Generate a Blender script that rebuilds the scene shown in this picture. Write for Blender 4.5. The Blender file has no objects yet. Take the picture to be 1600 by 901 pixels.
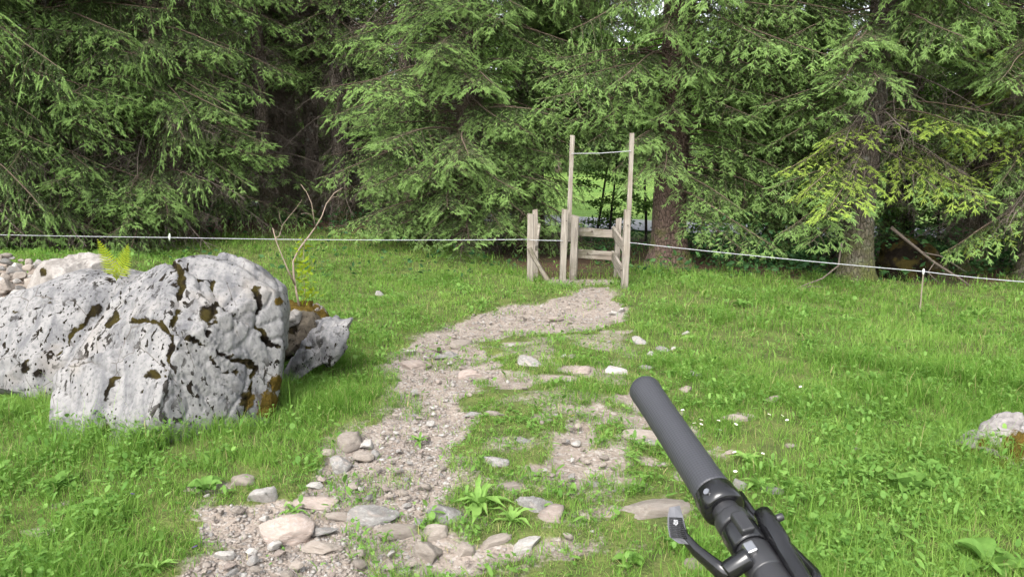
import bpy, math, random
import numpy as np
from mathutils import Vector, Matrix, Quaternion, noise as mnoise

random.seed(7)
R = math.radians
sc = bpy.context.scene
COL = sc.collection

# ------------------------------------------------------------------ camera
CAM_H = 1.5
PITCH = R(9.0)
FPX = 1109.0                      # focal length in pixels of a 1600 px wide frame
cam_d = bpy.data.cameras.new('camera')
cam_d.sensor_width = 36.0
cam_d.lens = 36.0 * FPX / 1600.0
cam_d.clip_start = 0.05
cam_d.clip_end = 1500.0
cam = bpy.data.objects.new('camera', cam_d)
COL.objects.link(cam)
cam.location = (0, 0, CAM_H)
cam.rotation_euler = (math.pi / 2 - PITCH, 0, 0)
sc.camera = cam

# ------------------------------------------------------------------ sky, sun, exposure
SUN_EL, SUN_AZ = R(48), R(205)     # sun high, behind the camera and a little left (azimuth from +Y, clockwise)
world = bpy.data.worlds.new('World')
sc.world = world
world.use_nodes = True
wn, wl = world.node_tree.nodes, world.node_tree.links
wn.clear()
wo = wn.new('ShaderNodeOutputWorld')
bg = wn.new('ShaderNodeBackground')
sky = wn.new('ShaderNodeTexSky')
sky.sky_type = 'NISHITA'
sky.sun_disc = False
sky.sun_elevation = SUN_EL
sky.sun_rotation = SUN_AZ
sky.air_density = 1.0
sky.dust_density = 3.0
hsv = wn.new('ShaderNodeHueSaturation')   # thin even cloud: the blue is mostly gone
hsv.inputs['Saturation'].default_value = 0.25
wl.new(sky.outputs[0], hsv.inputs['Color'])
wl.new(hsv.outputs[0], bg.inputs['Color'])
bg.inputs['Strength'].default_value = 0.15
wl.new(bg.outputs[0], wo.inputs['Surface'])

sun_d = bpy.data.lights.new('sun', 'SUN')
sun_d.energy = 1.15
sun_d.angle = R(32)
sun_d.color = (1.0, 0.96, 0.9)
sun = bpy.data.objects.new('sun', sun_d)
COL.objects.link(sun)
sdir = Vector((math.sin(SUN_AZ) * math.cos(SUN_EL), math.cos(SUN_AZ) * math.cos(SUN_EL), math.sin(SUN_EL)))
sun.rotation_euler = sdir.to_track_quat('Z', 'Y').to_euler()
sun.location = sdir * 40

sc.view_settings.view_transform = 'Standard'
sc.view_settings.look = 'None'
sc.view_settings.gamma = 1.0
sc.view_settings.use_curve_mapping = False
sc.view_settings.exposure = 1.72
sc.render.engine = 'CYCLES'
sc.cycles.use_denoising = True
sc.cycles.use_adaptive_sampling = True
sc.cycles.adaptive_threshold = 0.03
sc.cycles.max_bounces = 5
sc.cycles.diffuse_bounces = 2
sc.cycles.transmission_bounces = 4
sc.cycles.glossy_bounces = 2
sc.cycles.caustics_reflective = False
sc.cycles.caustics_refractive = False

# ------------------------------------------------------------------ numpy noise
def _hash(ix, iy, iz, seed):
    h = (ix * 374761393 + iy * 668265263 + iz * 2147483647 + seed * 1274126177) & 0xFFFFFFFF
    h = ((h ^ (h >> 13)) * 1274126177) & 0xFFFFFFFF
    h = ((h ^ (h >> 16)) * 2246822519) & 0xFFFFFFFF
    return ((h ^ (h >> 15)) & 0xFFFFFF) / float(0xFFFFFF)

def vnoise(x, y, z=None, seed=0):
    x = np.asarray(x, float); y = np.asarray(y, float)
    z = np.zeros_like(x) if z is None else np.asarray(z, float)
    fx, fy, fz = np.floor(x), np.floor(y), np.floor(z)
    ix, iy, iz = fx.astype(np.int64), fy.astype(np.int64), fz.astype(np.int64)
    tx, ty, tz = x - fx, y - fy, z - fz
    tx = tx * tx * (3 - 2 * tx); ty = ty * ty * (3 - 2 * ty); tz = tz * tz * (3 - 2 * tz)
    def L(a, b, t): return a + (b - a) * t
    def c(i, j, k): return _hash(ix + i, iy + j, iz + k, seed)
    v0 = L(L(c(0,0,0), c(1,0,0), tx), L(c(0,1,0), c(1,1,0), tx), ty)
    v1 = L(L(c(0,0,1), c(1,0,1), tx), L(c(0,1,1), c(1,1,1), tx), ty)
    return L(v0, v1, tz)

def fbm(x, y, z=None, octv=4, seed=0):
    s, a, t = 0.0, 0.5, 0.0
    x = np.asarray(x, float); y = np.asarray(y, float)
    z = np.zeros_like(x) if z is None else np.asarray(z, float)
    f = 1.0
    for o in range(octv):
        s = s + a * vnoise(x * f, y * f, z * f, seed + o); t += a
        a *= 0.5; f *= 2.03
    return s / t

def smooth(a, b, v):
    t = np.clip((v - a) / (b - a), 0, 1)
    return t * t * (3 - 2 * t)

# ------------------------------------------------------------------ pixel -> world, used to read positions off the photograph
def ray(px, py):
    u, v = (px - 800.0) / FPX, (450.5 - py) / FPX
    return np.array([u, math.cos(PITCH) + v * math.sin(PITCH), -math.sin(PITCH) + v * math.cos(PITCH)])

def at(px, py, Y):
    d = ray(px, py)
    return Vector(d / d[1] * Y) + Vector((0, 0, CAM_H))

def flat(px, py):
    d = ray(px, py)
    t = CAM_H / -d[2]
    return d[0] * t, d[1] * t

def inside(poly, x, y):
    r = np.zeros(np.shape(x), bool)
    n = len(poly)
    for i in range(n):
        x0, y0 = poly[i]; x1, y1 = poly[(i + 1) % n]
        c = ((y0 > y) != (y1 > y)) & (x < (x1 - x0) * (y - y0) / (y1 - y0 + 1e-12) + x0)
        r ^= c
    return r

def segdist(poly, x, y, closed=True):
    d = np.full(np.shape(x), 1e9)
    n = len(poly)
    for i in range(n if closed else n - 1):
        x0, y0 = poly[i]; x1, y1 = poly[(i + 1) % n]
        dx, dy = x1 - x0, y1 - y0
        t = np.clip(((x - x0) * dx + (y - y0) * dy) / (dx * dx + dy * dy + 1e-12), 0, 1)
        d = np.minimum(d, np.hypot(x - x0 - t * dx, y - y0 - t * dy))
    return d

def sdf(poly, x, y):                 # negative inside
    d = segdist(poly, x, y)
    return np.where(inside(poly, x, y), -d, d)

P = lambda pts: [flat(*p) for p in pts]
PATH = P([(908,450),(897,464),(870,471),(835,475),(785,481),(710,500),(660,520),(620,545),(612,585),(622,615),(618,640),(592,664),
          (545,690),(508,734),(470,765),(425,788),(357,792),(322,802),(333,839),(312,874),(280,905),(250,960),(640,960),
          (622,901),(640,850),(648,807),(700,765),(735,742),(728,700),(722,640),(742,615),(768,588),(765,560),(745,545),(790,525),
          (850,506),(905,511),(962,503),(985,486),(962,470),(950,452)])
PATH += []
THIN = P([(850,500),(970,490),(1030,560),(1060,640),(1120,720),(1100,820),(1040,960),(560,960),(650,800),(720,650),(760,540)])
BLOBS = [(895,735,38,55),(905,690,30,30),(880,850,75,40),(790,860,90,32),(745,880,60,25),(935,640,26,9),(905,580,38,14),(800,603,38,14),(925,535,45,9),
         (840,660,25,8),(720,870,45,20),(1000,690,45,10),(840,740,30,14),(950,800,40,16),(60,830,60,14),(100,790,40,10),(345,770,60,14),
         (700,528,60,10),(1160,655,25,7),(1235,700,24,7),(1020,730,36,10),(660,690,40,9)]
BLOBW = []
for (bx_, by_, rx_, ry_) in BLOBS:
    cx, cy = flat(bx_, by_)
    ax = flat(bx_ + rx_, by_)[0] - cx
    ay = (flat(bx_, by_ - ry_)[1] - flat(bx_, by_ + ry_)[1]) / 2
    BLOBW.append((cx, cy, ax * 0.8, ay * 0.8))
# the bare walked soil that goes on through the gate under the trees
TRACK = [flat(925,450), (1.0,11.0), (0.75,12.6), (0.6,15), (1.0,19)]

def dirt_mask(x, y):
    n = (fbm(x * 3.1, y * 3.1, octv=4, seed=3) - 0.5)
    d = sdf(PATH, x, y) + n * 0.40 + (fbm(x * 11, y * 11, octv=3, seed=4) - 0.5) * 0.16
    m = smooth(0.06, -0.07, d)
    t = smooth(0.25, -0.25, sdf(THIN, x, y) + n * 0.5)
    patch = smooth(0.64, 0.72, fbm(x * 2.6 + 9, y * 2.6, octv=5, seed=21))
    m = np.maximum(m, t * patch * 0.9)
    for (cx, cy, ax, ay) in BLOBW:
        e = np.hypot((x - cx) / ax, (y - cy) / ay) + n * 1.6
        m = np.maximum(m, smooth(1.0, 0.55, e) * 0.95)
    k = segdist(TRACK, x, y, False)
    m = np.maximum(m, smooth(0.8, 0.3, k + n * 0.5) * smooth(9.6, 9.9, y) * smooth(10.6, 10.2, y) * 0.8)
    return m

def thin_mask(x, y):
    n = (fbm(x * 3.1, y * 3.1, octv=4, seed=3) - 0.5)
    t = smooth(0.3, -0.3, sdf(THIN, x, y) + n * 0.5)
    return np.maximum(t, smooth(0.35, 0.0, sdf(PATH, x, y)))

def litter_mask(x, y):               # needle litter under the trees
    edge = np.interp(x, [-30,-8,-4,-1.5,0.2,2.0,3.2,5,7,30], [12.4,12.6,14.2,14.6,12.0,11.5,10.6,10.3,9.6,9.4])
    n = (fbm(x * 1.2, y * 1.2, octv=3, seed=5) - 0.5) * 1.6
    far = np.interp(x, [-60,-12,0,3,7,60], [30,27,20.5,17.5,15.5,15])
    k = segdist(TRACK, x, y, False)
    return np.maximum(smooth(-0.4, 0.7, y - edge + n), smooth(1.0, 0.5, k + n * 0.4) * smooth(10.2, 10.7, y)) * smooth(0.8, -0.8, y - far + n)

ROAD = [(-60,52),(-30,41),(-15,34),(0,25.2),(3,22.2),(6.5,19.6),(14,17.8),(30,17.5),(60,19)]

def ground(x, y):
    x = np.asarray(x, float); y = np.asarray(y, float)
    h = (fbm(x * 0.55, y * 0.55, octv=3, seed=11) - 0.5) * 0.16 * smooth(26, 14, np.hypot(x, y))
    h = h + (fbm(x * 3.2, y * 3.2, octv=3, seed=12) - 0.5) * 0.05 * smooth(16, 8, y)
    h = h * smooth(2.0, 3.2, y) + 0.06 * smooth(2.6, 1.2, y)
    h = h + 0.55 * smooth(9.5, 17.0, y) * smooth(1.0, -3.5, x) * smooth(34, 24, y)
    h = h + 0.55 * smooth(-2.6, -5.2, x) * smooth(4.2, 6.2, y) * smooth(10.5, 8.5, y)       # mound the boulders sit in
    rd = segdist(ROAD, x, y, False)
    h = h * (0.15 + 0.85 * smooth(2.6, 6.0, rd))
    far = np.maximum(y - 27, 0)
    h = h + 0.02 * far + 0.0011 * far ** 2 * smooth(300, 120, y)
    return h

_gx = np.concatenate([-np.geomspace(420, 6.2, 46), np.arange(-6, 6.01, 0.07), np.geomspace(6.2, 420, 46)])
_gy = np.concatenate([np.array([-60, -30, -15, -8, -4, -2, -1, -0.4, 0.2, 0.8, 1.4, 1.9]), np.arange(2.3, 8.0, 0.055), np.arange(8.0, 15, 0.12), np.geomspace(15.2, 420, 66)])

def gz(x, y):
    return float(ground(np.array([x]), np.array([y]))[0])

def on_ground(px, py):
    x, y = flat(px, py)
    for _ in range(8):
        d = ray(px, py)
        t = (CAM_H - gz(x, y)) / -d[2]
        x, y = d[0] * t, d[1] * t
    return x, y, gz(x, y)

# ------------------------------------------------------------------ mesh helpers
def tri_mesh(name, v, f, mats=(), midx=None, smooth_shade=False, **attrs):
    me = bpy.data.meshes.new(name)
    v = np.ascontiguousarray(v, np.float32); f = np.ascontiguousarray(f, np.int32)
    n, k = len(f), f.shape[1]
    me.vertices.add(len(v)); me.vertices.foreach_set('co', v.ravel())
    me.loops.add(n * k); me.loops.foreach_set('vertex_index', f.ravel())
    me.polygons.add(n); me.polygons.foreach_set('loop_start', np.arange(0, n * k, k, dtype=np.int32))
    if midx is not None:
        me.polygons.foreach_set('material_index', np.ascontiguousarray(midx, np.int32))
    if smooth_shade:
        me.polygons.foreach_set('use_smooth', np.ones(n, bool))
    for m in mats: me.materials.append(m)
    for a, val in attrs.items():
        at_ = me.attributes.new(a, 'FLOAT', 'POINT')
        at_.data.foreach_set('value', np.ascontiguousarray(val, np.float32))
    me.update(calc_edges=True)
    return me

def link(name, me, parent=None, loc=None, rot=None, scale=None):
    o = bpy.data.objects.new(name, me)
    COL.objects.link(o)
    if parent is not None: o.parent = parent
    if loc is not None: o.location = loc
    if rot is not None: o.rotation_euler = rot
    if scale is not None: o.scale = scale
    return o

def tag(o, label=None, cat=None, group=None, kind=None):
    if label: o['label'] = label
    if cat: o['category'] = cat
    if group: o['group'] = group
    if kind: o['kind'] = kind
    return o

class MB:
    """collects quads and triangles for one part"""
    def __init__(s): s.v, s.f = [], []
    def add(s, v, f):
        b = len(s.v); s.v += [tuple(p) for p in v]; s.f += [tuple(i + b for i in q) for q in f]
    def tube(s, pts, rad, n=8, cap=True, flat_=1.0):
        pts = [Vector(p) for p in pts]
        if not hasattr(rad, '__len__'): rad = [rad] * len(pts)
        t0 = (pts[1] - pts[0]).normalized()
        ref = Vector((0, 0, 1)) if abs(t0.z) < 0.9 else Vector((1, 0, 0))
        u = t0.cross(ref).normalized()
        V = []
        for i, p in enumerate(pts):
            t = (pts[min(i + 1, len(pts) - 1)] - pts[max(i - 1, 0)]).normalized()
            u = (u - t * u.dot(t)).normalized(); w = t.cross(u)
            for k in range(n):
                a = 2 * math.pi * k / n
                V.append(p + (u * math.cos(a) + w * math.sin(a) * flat_) * rad[i])
        F = []
        for i in range(len(pts) - 1):
            for k in range(n):
                a, b = i * n + k, i * n + (k + 1) % n
                F.append((a, b, b + n, a + n))
        if cap:
            F.append(tuple(range(n - 1, -1, -1))); F.append(tuple(range((len(pts) - 1) * n, len(pts) * n)))
        s.add(V, F)
    def box(s, c, ax, ay, az):        # centre and three half-axis vectors
        c, ax, ay, az = Vector(c), Vector(ax), Vector(ay), Vector(az)
        V = [c + ax * i + ay * j + az * k for i in (-1, 1) for j in (-1, 1) for k in (-1, 1)]
        s.add(V, [(0,1,3,2),(4,6,7,5),(0,4,5,1),(2,3,7,6),(0,2,6,4),(1,5,7,3)])
    def build(s, name, mat, parent=None, smooth_shade=False, loc=None, bevel=0):
        me = bpy.data.meshes.new(name)
        me.from_pydata(s.v, [], s.f); me.materials.append(mat)
        if smooth_shade: me.polygons.foreach_set('use_smooth', [True] * len(me.polygons))
        me.update()
        o = link(name, me, parent, loc)
        if bevel:
            b = o.modifiers.new('bevel', 'BEVEL'); b.width = bevel; b.segments = 2; b.limit_method = 'ANGLE'
        return o

def empty(name, loc=(0, 0, 0), rz=0):
    o = bpy.data.objects.new(name, None); COL.objects.link(o)
    o.location = loc; o.rotation_euler = (0, 0, rz); o.empty_display_size = 0.2
    return o

# ------------------------------------------------------------------ materials
class NT:
    def __init__(s, name):
        s.m = bpy.data.materials.new(name); s.m.use_nodes = True
        s.n, s.l = s.m.node_tree.nodes, s.m.node_tree.links
        s.b = s.n['Principled BSDF']; s.out = s.n['Material Output']
    def node(s, t, **k):
        x = s.n.new(t)
        for a, v in k.items(): setattr(x, a, v)
        return x
    def put(s, node, sock, v):
        if hasattr(v, 'links') or isinstance(v, bpy.types.NodeSocket): s.l.new(v, node.inputs[sock])
        else: node.inputs[sock].default_value = v
    def attr(s, name): return s.node('ShaderNodeAttribute', attribute_name=name).outputs['Fac']
    def coord(s, which='Object'): return s.node('ShaderNodeTexCoord').outputs[which]
    def geo(s, which='Position'): return s.node('ShaderNodeNewGeometry').outputs[which]
    def rnd(s): return s.node('ShaderNodeObjectInfo').outputs['Random']
    def mapping(s, vec, scale=(1, 1, 1), rot=(0, 0, 0), loc=(0, 0, 0)):
        x = s.node('ShaderNodeMapping'); s.l.new(vec, x.inputs[0])
        x.inputs['Scale'].default_value = scale; x.inputs['Rotation'].default_value = rot; x.inputs['Location'].default_value = loc
        return x.outputs[0]
    def noise(s, vec, scale, detail=4, rough=0.55, out='Fac', dist=0.0):
        x = s.node('ShaderNodeTexNoise'); s.l.new(vec, x.inputs['Vector'])
        x.inputs['Scale'].default_value = scale; x.inputs['Detail'].default_value = detail; x.inputs['Roughness'].default_value = rough
        x.inputs['Distortion'].default_value = dist
        return x.outputs[out]
    def voro(s, vec, scale, feature='F1', out='Distance', rnd=1.0):
        x = s.node('ShaderNodeTexVoronoi', feature=feature); s.l.new(vec, x.inputs['Vector'])
        x.inputs['Scale'].default_value = scale; x.inputs['Randomness'].default_value = rnd
        return x.outputs[out]
    def ramp(s, fac, stops, interp='LINEAR'):
        x = s.node('ShaderNodeValToRGB'); s.l.new(fac, x.inputs[0])
        x.color_ramp.interpolation = interp
        e = x.color_ramp.elements
        while len(e) < len(stops): e.new(0.5)
        for i, (p, c) in enumerate(stops):
            e[i].position = p
            e[i].color = (c, c, c, 1) if not hasattr(c, '__len__') else (*c, 1)
        return x.outputs[0]
    def mix(s, fac, a, b, mode='MIX'):
        x = s.node('ShaderNodeMix', data_type='RGBA', blend_type=mode)
        for sock, v in ((0, fac), (6, a), (7, b)):
            if isinstance(v, bpy.types.NodeSocket): s.l.new(v, x.inputs[sock])
            elif hasattr(v, '__len__'): x.inputs[sock].default_value = (*v, 1) if len(v) == 3 else v
            else: x.inputs[sock].default_value = v
        return x.outputs[2]
    def math(s, op, a, b=0.0, c=0.0):
        x = s.node('ShaderNodeMath', operation=op)
        for i, v in enumerate((a, b, c)):
            if isinstance(v, bpy.types.NodeSocket): s.l.new(v, x.inputs[i])
            else: x.inputs[i].default_value = v
        return x.outputs[0]
    def range(s, v, a, b, c=0.0, d=1.0):
        x = s.node('ShaderNodeMapRange', interpolation_type='SMOOTHSTEP'); s.l.new(v, x.inputs[0])
        for i, q in enumerate((a, b, c, d)): x.inputs[i + 1].default_value = q
        return x.outputs[0]
    def bump(s, h, strength, dist):
        x = s.node('ShaderNodeBump'); s.l.new(h, x.inputs['Height'])
        x.inputs['Strength'].default_value = strength; x.inputs['Distance'].default_value = dist
        s.l.new(x.outputs[0], s.b.inputs['Normal'])
    def col(s, c):
        if isinstance(c, bpy.types.NodeSocket): s.l.new(c, s.b.inputs['Base Color'])
        else: s.b.inputs['Base Color'].default_value = (*c, 1)
    def set(s, **k):
        for a, v in k.items():
            s.b.inputs[a.replace('_', ' ')].default_value = v
    def leafy(s, c, trans=0.35, rough=0.5, tcol=None, spec=0.3):
        """thin leaf: part of the light passes through it"""
        s.col(c); s.set(Roughness=rough); s.b.inputs['Specular IOR Level'].default_value = spec
        t = s.node('ShaderNodeBsdfTranslucent')
        s.l.new(tcol if tcol is not None else c, t.inputs['Color'])
        mx = s.node('ShaderNodeMixShader'); mx.inputs[0].default_value = trans
        s.l.new(s.b.outputs[0], mx.inputs[1]); s.l.new(t.outputs[0], mx.inputs[2])
        s.l.new(mx.outputs[0], s.out.inputs['Surface'])

def mat_needles(name, old, new):
    t = NT(name)
    r = t.rnd()
    o = t.mix(r, tuple(c * 0.8 for c in old), tuple(c * 1.25 for c in old))
    nw = t.mix(r, tuple(c * 0.85 for c in new), tuple(c * 1.15 for c in new))
    yl = t.math('GREATER_THAN', r, 0.9)
    c = t.mix(t.attr('tip'), o, nw)
    c = t.mix(t.attr('tint'), c, t.mix(1.0, c, (1.35, 1.25, 0.9), 'MULTIPLY'))
    t.leafy(c, 0.22, 0.5, spec=0.35)
    return t.m

def mat_leaf(name, a, b, trans=0.35, dry=None):
    t = NT(name)
    c = t.mix(t.attr('tint'), a, b)
    if dry: c = t.mix(t.attr('dry'), c, dry)
    c = t.mix(t.range(t.noise(t.geo(), 45, 3), 0.3, 0.7, 0, 0.5), c, t.mix(1.0, c, (0.6, 0.68, 0.6), 'MULTIPLY'))
    t.leafy(c, trans, 0.55, spec=0.15)
    return t.m

def mat_bark(name, a, b, moss=0.0, scale=9.0, lichen=0.0):
    t = NT(name)
    p = t.coord()
    pl = t.voro(t.mapping(p, (1, 1, 0.45)), scale * 2.2, 'DISTANCE_TO_EDGE')
    n = t.noise(p, scale, 6, 0.65)
    c = t.mix(n, a, b)
    c = t.mix(t.range(pl, 0.0, 0.12, 0.75, 0.0), c, tuple(x * 0.3 for x in a))
    if lichen: c = t.mix(t.range(t.noise(p, 6.0, 5, 0.7), 0.6 - lichen * 0.1, 0.72, 0, 0.7), c, (0.33, 0.34, 0.29))
    if moss:
        g = t.node('ShaderNodeSeparateXYZ'); t.l.new(p, g.inputs[0])
        k = t.math('MULTIPLY', t.range(g.outputs[2], 1.3, 0.1), t.range(t.noise(p, 3.2, 5, 0.65), 0.5 - moss * 0.2, 0.62))
        c = t.mix(k, c, t.mix(t.noise(p, 30, 2), (0.035, 0.045, 0.008), (0.10, 0.11, 0.02)))
    t.col(c); t.set(Roughness=0.9)
    h = t.math('ADD', t.range(pl, 0, 0.25), t.math('MULTIPLY', n, 0.7))
    t.bump(h, 0.9, 0.02)
    return t.m

def mat_stone(name, a, b, vein=None, lichen=0.0, dirt=0.6, strat=(0.3, 0.2, 1), soil=(0.25, 0.212, 0.182)):
    t = NT(name)
    p = t.coord(); r = t.rnd()
    off = t.node('ShaderNodeVectorMath', operation='ADD'); t.l.new(p, off.inputs[0]); t.l.new(r, off.inputs[1]); p = off.outputs[0]
    st = t.noise(t.mapping(p, tuple(s * 10 for s in strat), (0.4, 0.5, 0)), 2.4, 5, 0.6, dist=0.7)
    n = t.noise(p, 7, 6, 0.62)
    c = t.mix(t.range(st, 0.35, 0.68), a, b)
    c = t.mix(t.range(n, 0.3, 0.75, 0.0, 0.5), c, tuple(x * 0.62 for x in a))
    if vein: c = t.mix(t.range(t.noise(t.mapping(p, (9, 3, 14), (0.5, 0.3, 0.2)), 1.6, 4, 0.5), 0.60, 0.66, 0, 0.8), c, vein)
    c = t.mix(t.math('MULTIPLY', t.range(t.noise(p, 3.4, 4, 0.6), 0.45, 0.65), dirt), c, soil)
    if lichen:
        sp = t.math('MULTIPLY', t.range(t.noise(p, 26, 3, 0.6), 0.62, 0.66), t.range(t.noise(p, 5, 2, 0.5), 0.55 - lichen * 0.2, 0.65))
        c = t.mix(sp, c, (0.035, 0.03, 0.022))
    vr = t.math('MULTIPLY_ADD', r, 0.5, 0.75)
    c = t.mix(1.0, c, t.node('ShaderNodeCombineColor').outputs[0], 'MULTIPLY') if False else c
    hs = t.node('ShaderNodeHueSaturation'); t.l.new(c, hs.inputs['Color']); t.l.new(vr, hs.inputs['Value'])
    t.col(hs.outputs[0]); t.set(Roughness=0.88)
    hh = t.math('ADD', t.noise(p, 28, 6, 0.7), t.math('MULTIPLY', st, 0.8))
    t.bump(hh, 0.6, 0.012)
    return t.m

def mat_plain(name, c, rough=0.6, metal=0.0, noise_amt=0.0, noise_scale=30, spec=0.5, coat=0.0):
    t = NT(name)
    if noise_amt:
        n = t.noise(t.coord(), noise_scale, 4, 0.6)
        t.col(t.mix(n, tuple(x * (1 - noise_amt) for x in c), tuple(min(1, x * (1 + noise_amt)) for x in c)))
    else: t.col(c)
    t.set(Roughness=rough, Metallic=metal); t.b.inputs['Specular IOR Level'].default_value = spec
    if coat: t.b.inputs['Coat Weight'].default_value = coat; t.b.inputs['Coat Roughness'].default_value = 0.12
    return t.m

def mat_wood(name, a, b):
    t = NT(name)
    p = t.coord(); r = t.rnd()
    off = t.node('ShaderNodeVectorMath', operation='ADD'); t.l.new(p, off.inputs[0]); t.l.new(r, off.inputs[1]); p = off.outputs[0]
    g = t.noise(t.mapping(p, (60, 60, 2.2)), 1.0, 5, 0.65, dist=0.3)
    c = t.mix(t.range(g, 0.3, 0.7), a, b)
    c = t.mix(t.range(t.noise(p, 2.6, 4, 0.6), 0.42, 0.68, 0.0, 0.6), c, (0.19, 0.15, 0.11))
    c = t.mix(t.range(g, 0.66, 0.72, 0, 0.7), c, (0.07, 0.055, 0.045))
    sz = t.node('ShaderNodeSeparateXYZ'); t.l.new(t.coord(), sz.inputs[0])
    c = t.mix(t.math('MULTIPLY', t.range(sz.outputs[2], 0.62, 0.22, 0, 1), t.range(t.noise(p, 9, 4, 0.6), 0.35, 0.6, 0, 0.75)), c, (0.085, 0.08, 0.045))
    c = t.mix(t.range(t.noise(t.mapping(p, (110, 110, 1.3)), 1.0, 3, 0.5), 0.60, 0.64, 0, 0.85), c, (0.045, 0.036, 0.028))
    t.col(c); t.set(Roughness=0.85)
    t.bump(g, 0.9, 0.008)
    return t.m

# ground: walked soil, meadow soil, needle litter
t = NT('ground_soil')
p = t.geo()
dA, lA = t.attr('dirt'), t.attr('litter')
n1, n2, n3 = t.noise(p, 5.0, 6, 0.65), t.noise(p, 38, 5, 0.7), t.noise(p, 1.3, 4, 0.6)
vg = t.voro(p, 55); vc = t.voro(p, 55, out='Color')
dirt = t.mix(t.range(n1, 0.3, 0.7), (0.170, 0.136, 0.109), (0.262, 0.219, 0.183))
dirt = t.mix(t.range(n2, 0.35, 0.75, 0, 0.7), dirt, (0.28, 0.245, 0.215))
sepc = t.node('ShaderNodeSeparateColor'); t.l.new(vc, sepc.inputs[0])
dirt = t.mix(t.range(sepc.outputs[0], 0.72, 0.9, 0, 0.5), dirt, (0.37, 0.345, 0.32))
dirt = t.mix(t.range(t.noise(p, 2.2, 4, 0.6), 0.55, 0.7, 0, 0.6), dirt, (0.160, 0.126, 0.102))
soil = t.mix(t.range(n1, 0.3, 0.7), (0.055, 0.075, 0.02), (0.12, 0.145, 0.04))
soil = t.mix(t.range(n2, 0.5, 0.8, 0, 0.6), soil, (0.17, 0.14, 0.075))
far = t.mix(t.range(t.noise(p, 0.5, 6, 0.7), 0.35, 0.65), (0.085, 0.165, 0.03), (0.165, 0.25, 0.055))
sx = t.node('ShaderNodeSeparateXYZ'); t.l.new(p, sx.inputs[0])
soil = t.mix(t.range(sx.outputs[1], 15, 20), soil, far)
lit = t.mix(t.range(n2, 0.3, 0.7), (0.035, 0.022, 0.014), (0.105, 0.062, 0.038))
lit = t.mix(t.range(t.noise(p, 1.7, 4, 0.6), 0.52, 0.66, 0, 0.75), lit, (0.028, 0.045, 0.012))
lit = t.mix(t.range(t.noise(t.mapping(p, (40, 120, 40), (0, 0, 0.6)), 1.0, 3, 0.6), 0.62, 0.68, 0, 0.6), lit, (0.20, 0.14, 0.09))
edge = t.range(t.math('ADD', dA, t.math('MULTIPLY', t.math('SUBTRACT', n2, 0.5), 0.7)), 0.3, 0.6)
c = t.mix(lA, soil, lit)
c = t.mix(edge, c, dirt)
t.col(c); t.set(Roughness=0.95)
t.b.inputs['Specular IOR Level'].default_value = 0.2
t.bump(t.math('ADD', t.math('MULTIPLY', n2, 1.0), t.math('MULTIPLY', t.range(vg, 0.7, 0.0), 0.6)), 0.8, 0.012)
M_GROUND = t.m

t = NT('asphalt')
p = t.geo()
t.col(t.mix(t.noise(p, 3, 5, 0.6), (0.16, 0.165, 0.175), (0.24, 0.245, 0.255))); t.set(Roughness=0.85)
M_ROAD = t.m

M_NEEDLE = mat_needles('spruce_needles', (0.060, 0.100, 0.038), (0.222, 0.362, 0.126))
M_NEEDLE_LIGHT = mat_needles('spruce_needles_yellow', (0.078, 0.118, 0.03), (0.300, 0.425, 0.090))
M_TWIG = mat_plain('spruce_twig', (0.105, 0.075, 0.052), 0.9, noise_amt=0.35, noise_scale=8)
M_DEAD = mat_plain('dead_twig', (0.115, 0.092, 0.074), 0.95, noise_amt=0.45, noise_scale=6)
M_BARK = mat_bark('spruce_bark', (0.105, 0.075, 0.058), (0.21, 0.165, 0.135), moss=0.35, lichen=0.3)
M_BARK_RED = mat_bark('spruce_bark_reddish', (0.085, 0.052, 0.040), (0.155, 0.105, 0.082), moss=0.1)
M_BARK_GREY = mat_bark('spruce_bark_grey', (0.075, 0.056, 0.045), (0.150, 0.122, 0.100), moss=1.2, lichen=0.8)
M_BARK_DARK = mat_bark('sapling_bark', (0.03, 0.026, 0.022), (0.07, 0.06, 0.05), scale=20)
M_GRASS = mat_leaf('grass', (0.122, 0.262, 0.034), (0.305, 0.475, 0.105), 0.52, (0.50, 0.43, 0.21))
M_HERB = mat_leaf('herb_leaf', (0.115, 0.24, 0.045), (0.26, 0.43, 0.105), 0.45)
M_BROAD = mat_leaf('broadleaf', (0.075, 0.165, 0.028), (0.18, 0.31, 0.06), 0.5)
M_FARLEAF = mat_leaf('meadow_tree_leaf', (0.075, 0.16, 0.025), (0.16, 0.27, 0.05), 0.4)
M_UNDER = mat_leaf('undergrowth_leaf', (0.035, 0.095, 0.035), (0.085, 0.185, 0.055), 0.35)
M_FERN = mat_leaf('fern_leaf', (0.27, 0.36, 0.022), (0.43, 0.49, 0.04), 0.45)
M_WOOD = mat_wood('weathered_wood', (0.185, 0.16, 0.132), (0.32, 0.287, 0.245))
M_WIRE = mat_plain('fence_rope', (0.37, 0.38, 0.40), 0.5, noise_amt=0.4, noise_scale=60)
M_ST_TAN = mat_stone('stone_tan', (0.236, 0.198, 0.164), (0.310, 0.276, 0.239))
M_ST_GREY = mat_stone('stone_grey', (0.180, 0.171, 0.159), (0.276, 0.267, 0.255), vein=(0.330, 0.318, 0.300))
M_ST_PALE = mat_stone('stone_pale', (0.34, 0.318, 0.29), (0.44, 0.42, 0.395), dirt=0.3, lichen=0.2)
M_ST_PINK = mat_stone('stone_pinkish', (0.248, 0.195, 0.164), (0.322, 0.273, 0.242), vein=(0.217, 0.205, 0.192))
M_ST_DARK = mat_stone('stone_dark', (0.105, 0.087, 0.070), (0.175, 0.150, 0.126), lichen=0.6)
M_GRAVEL = None

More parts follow.
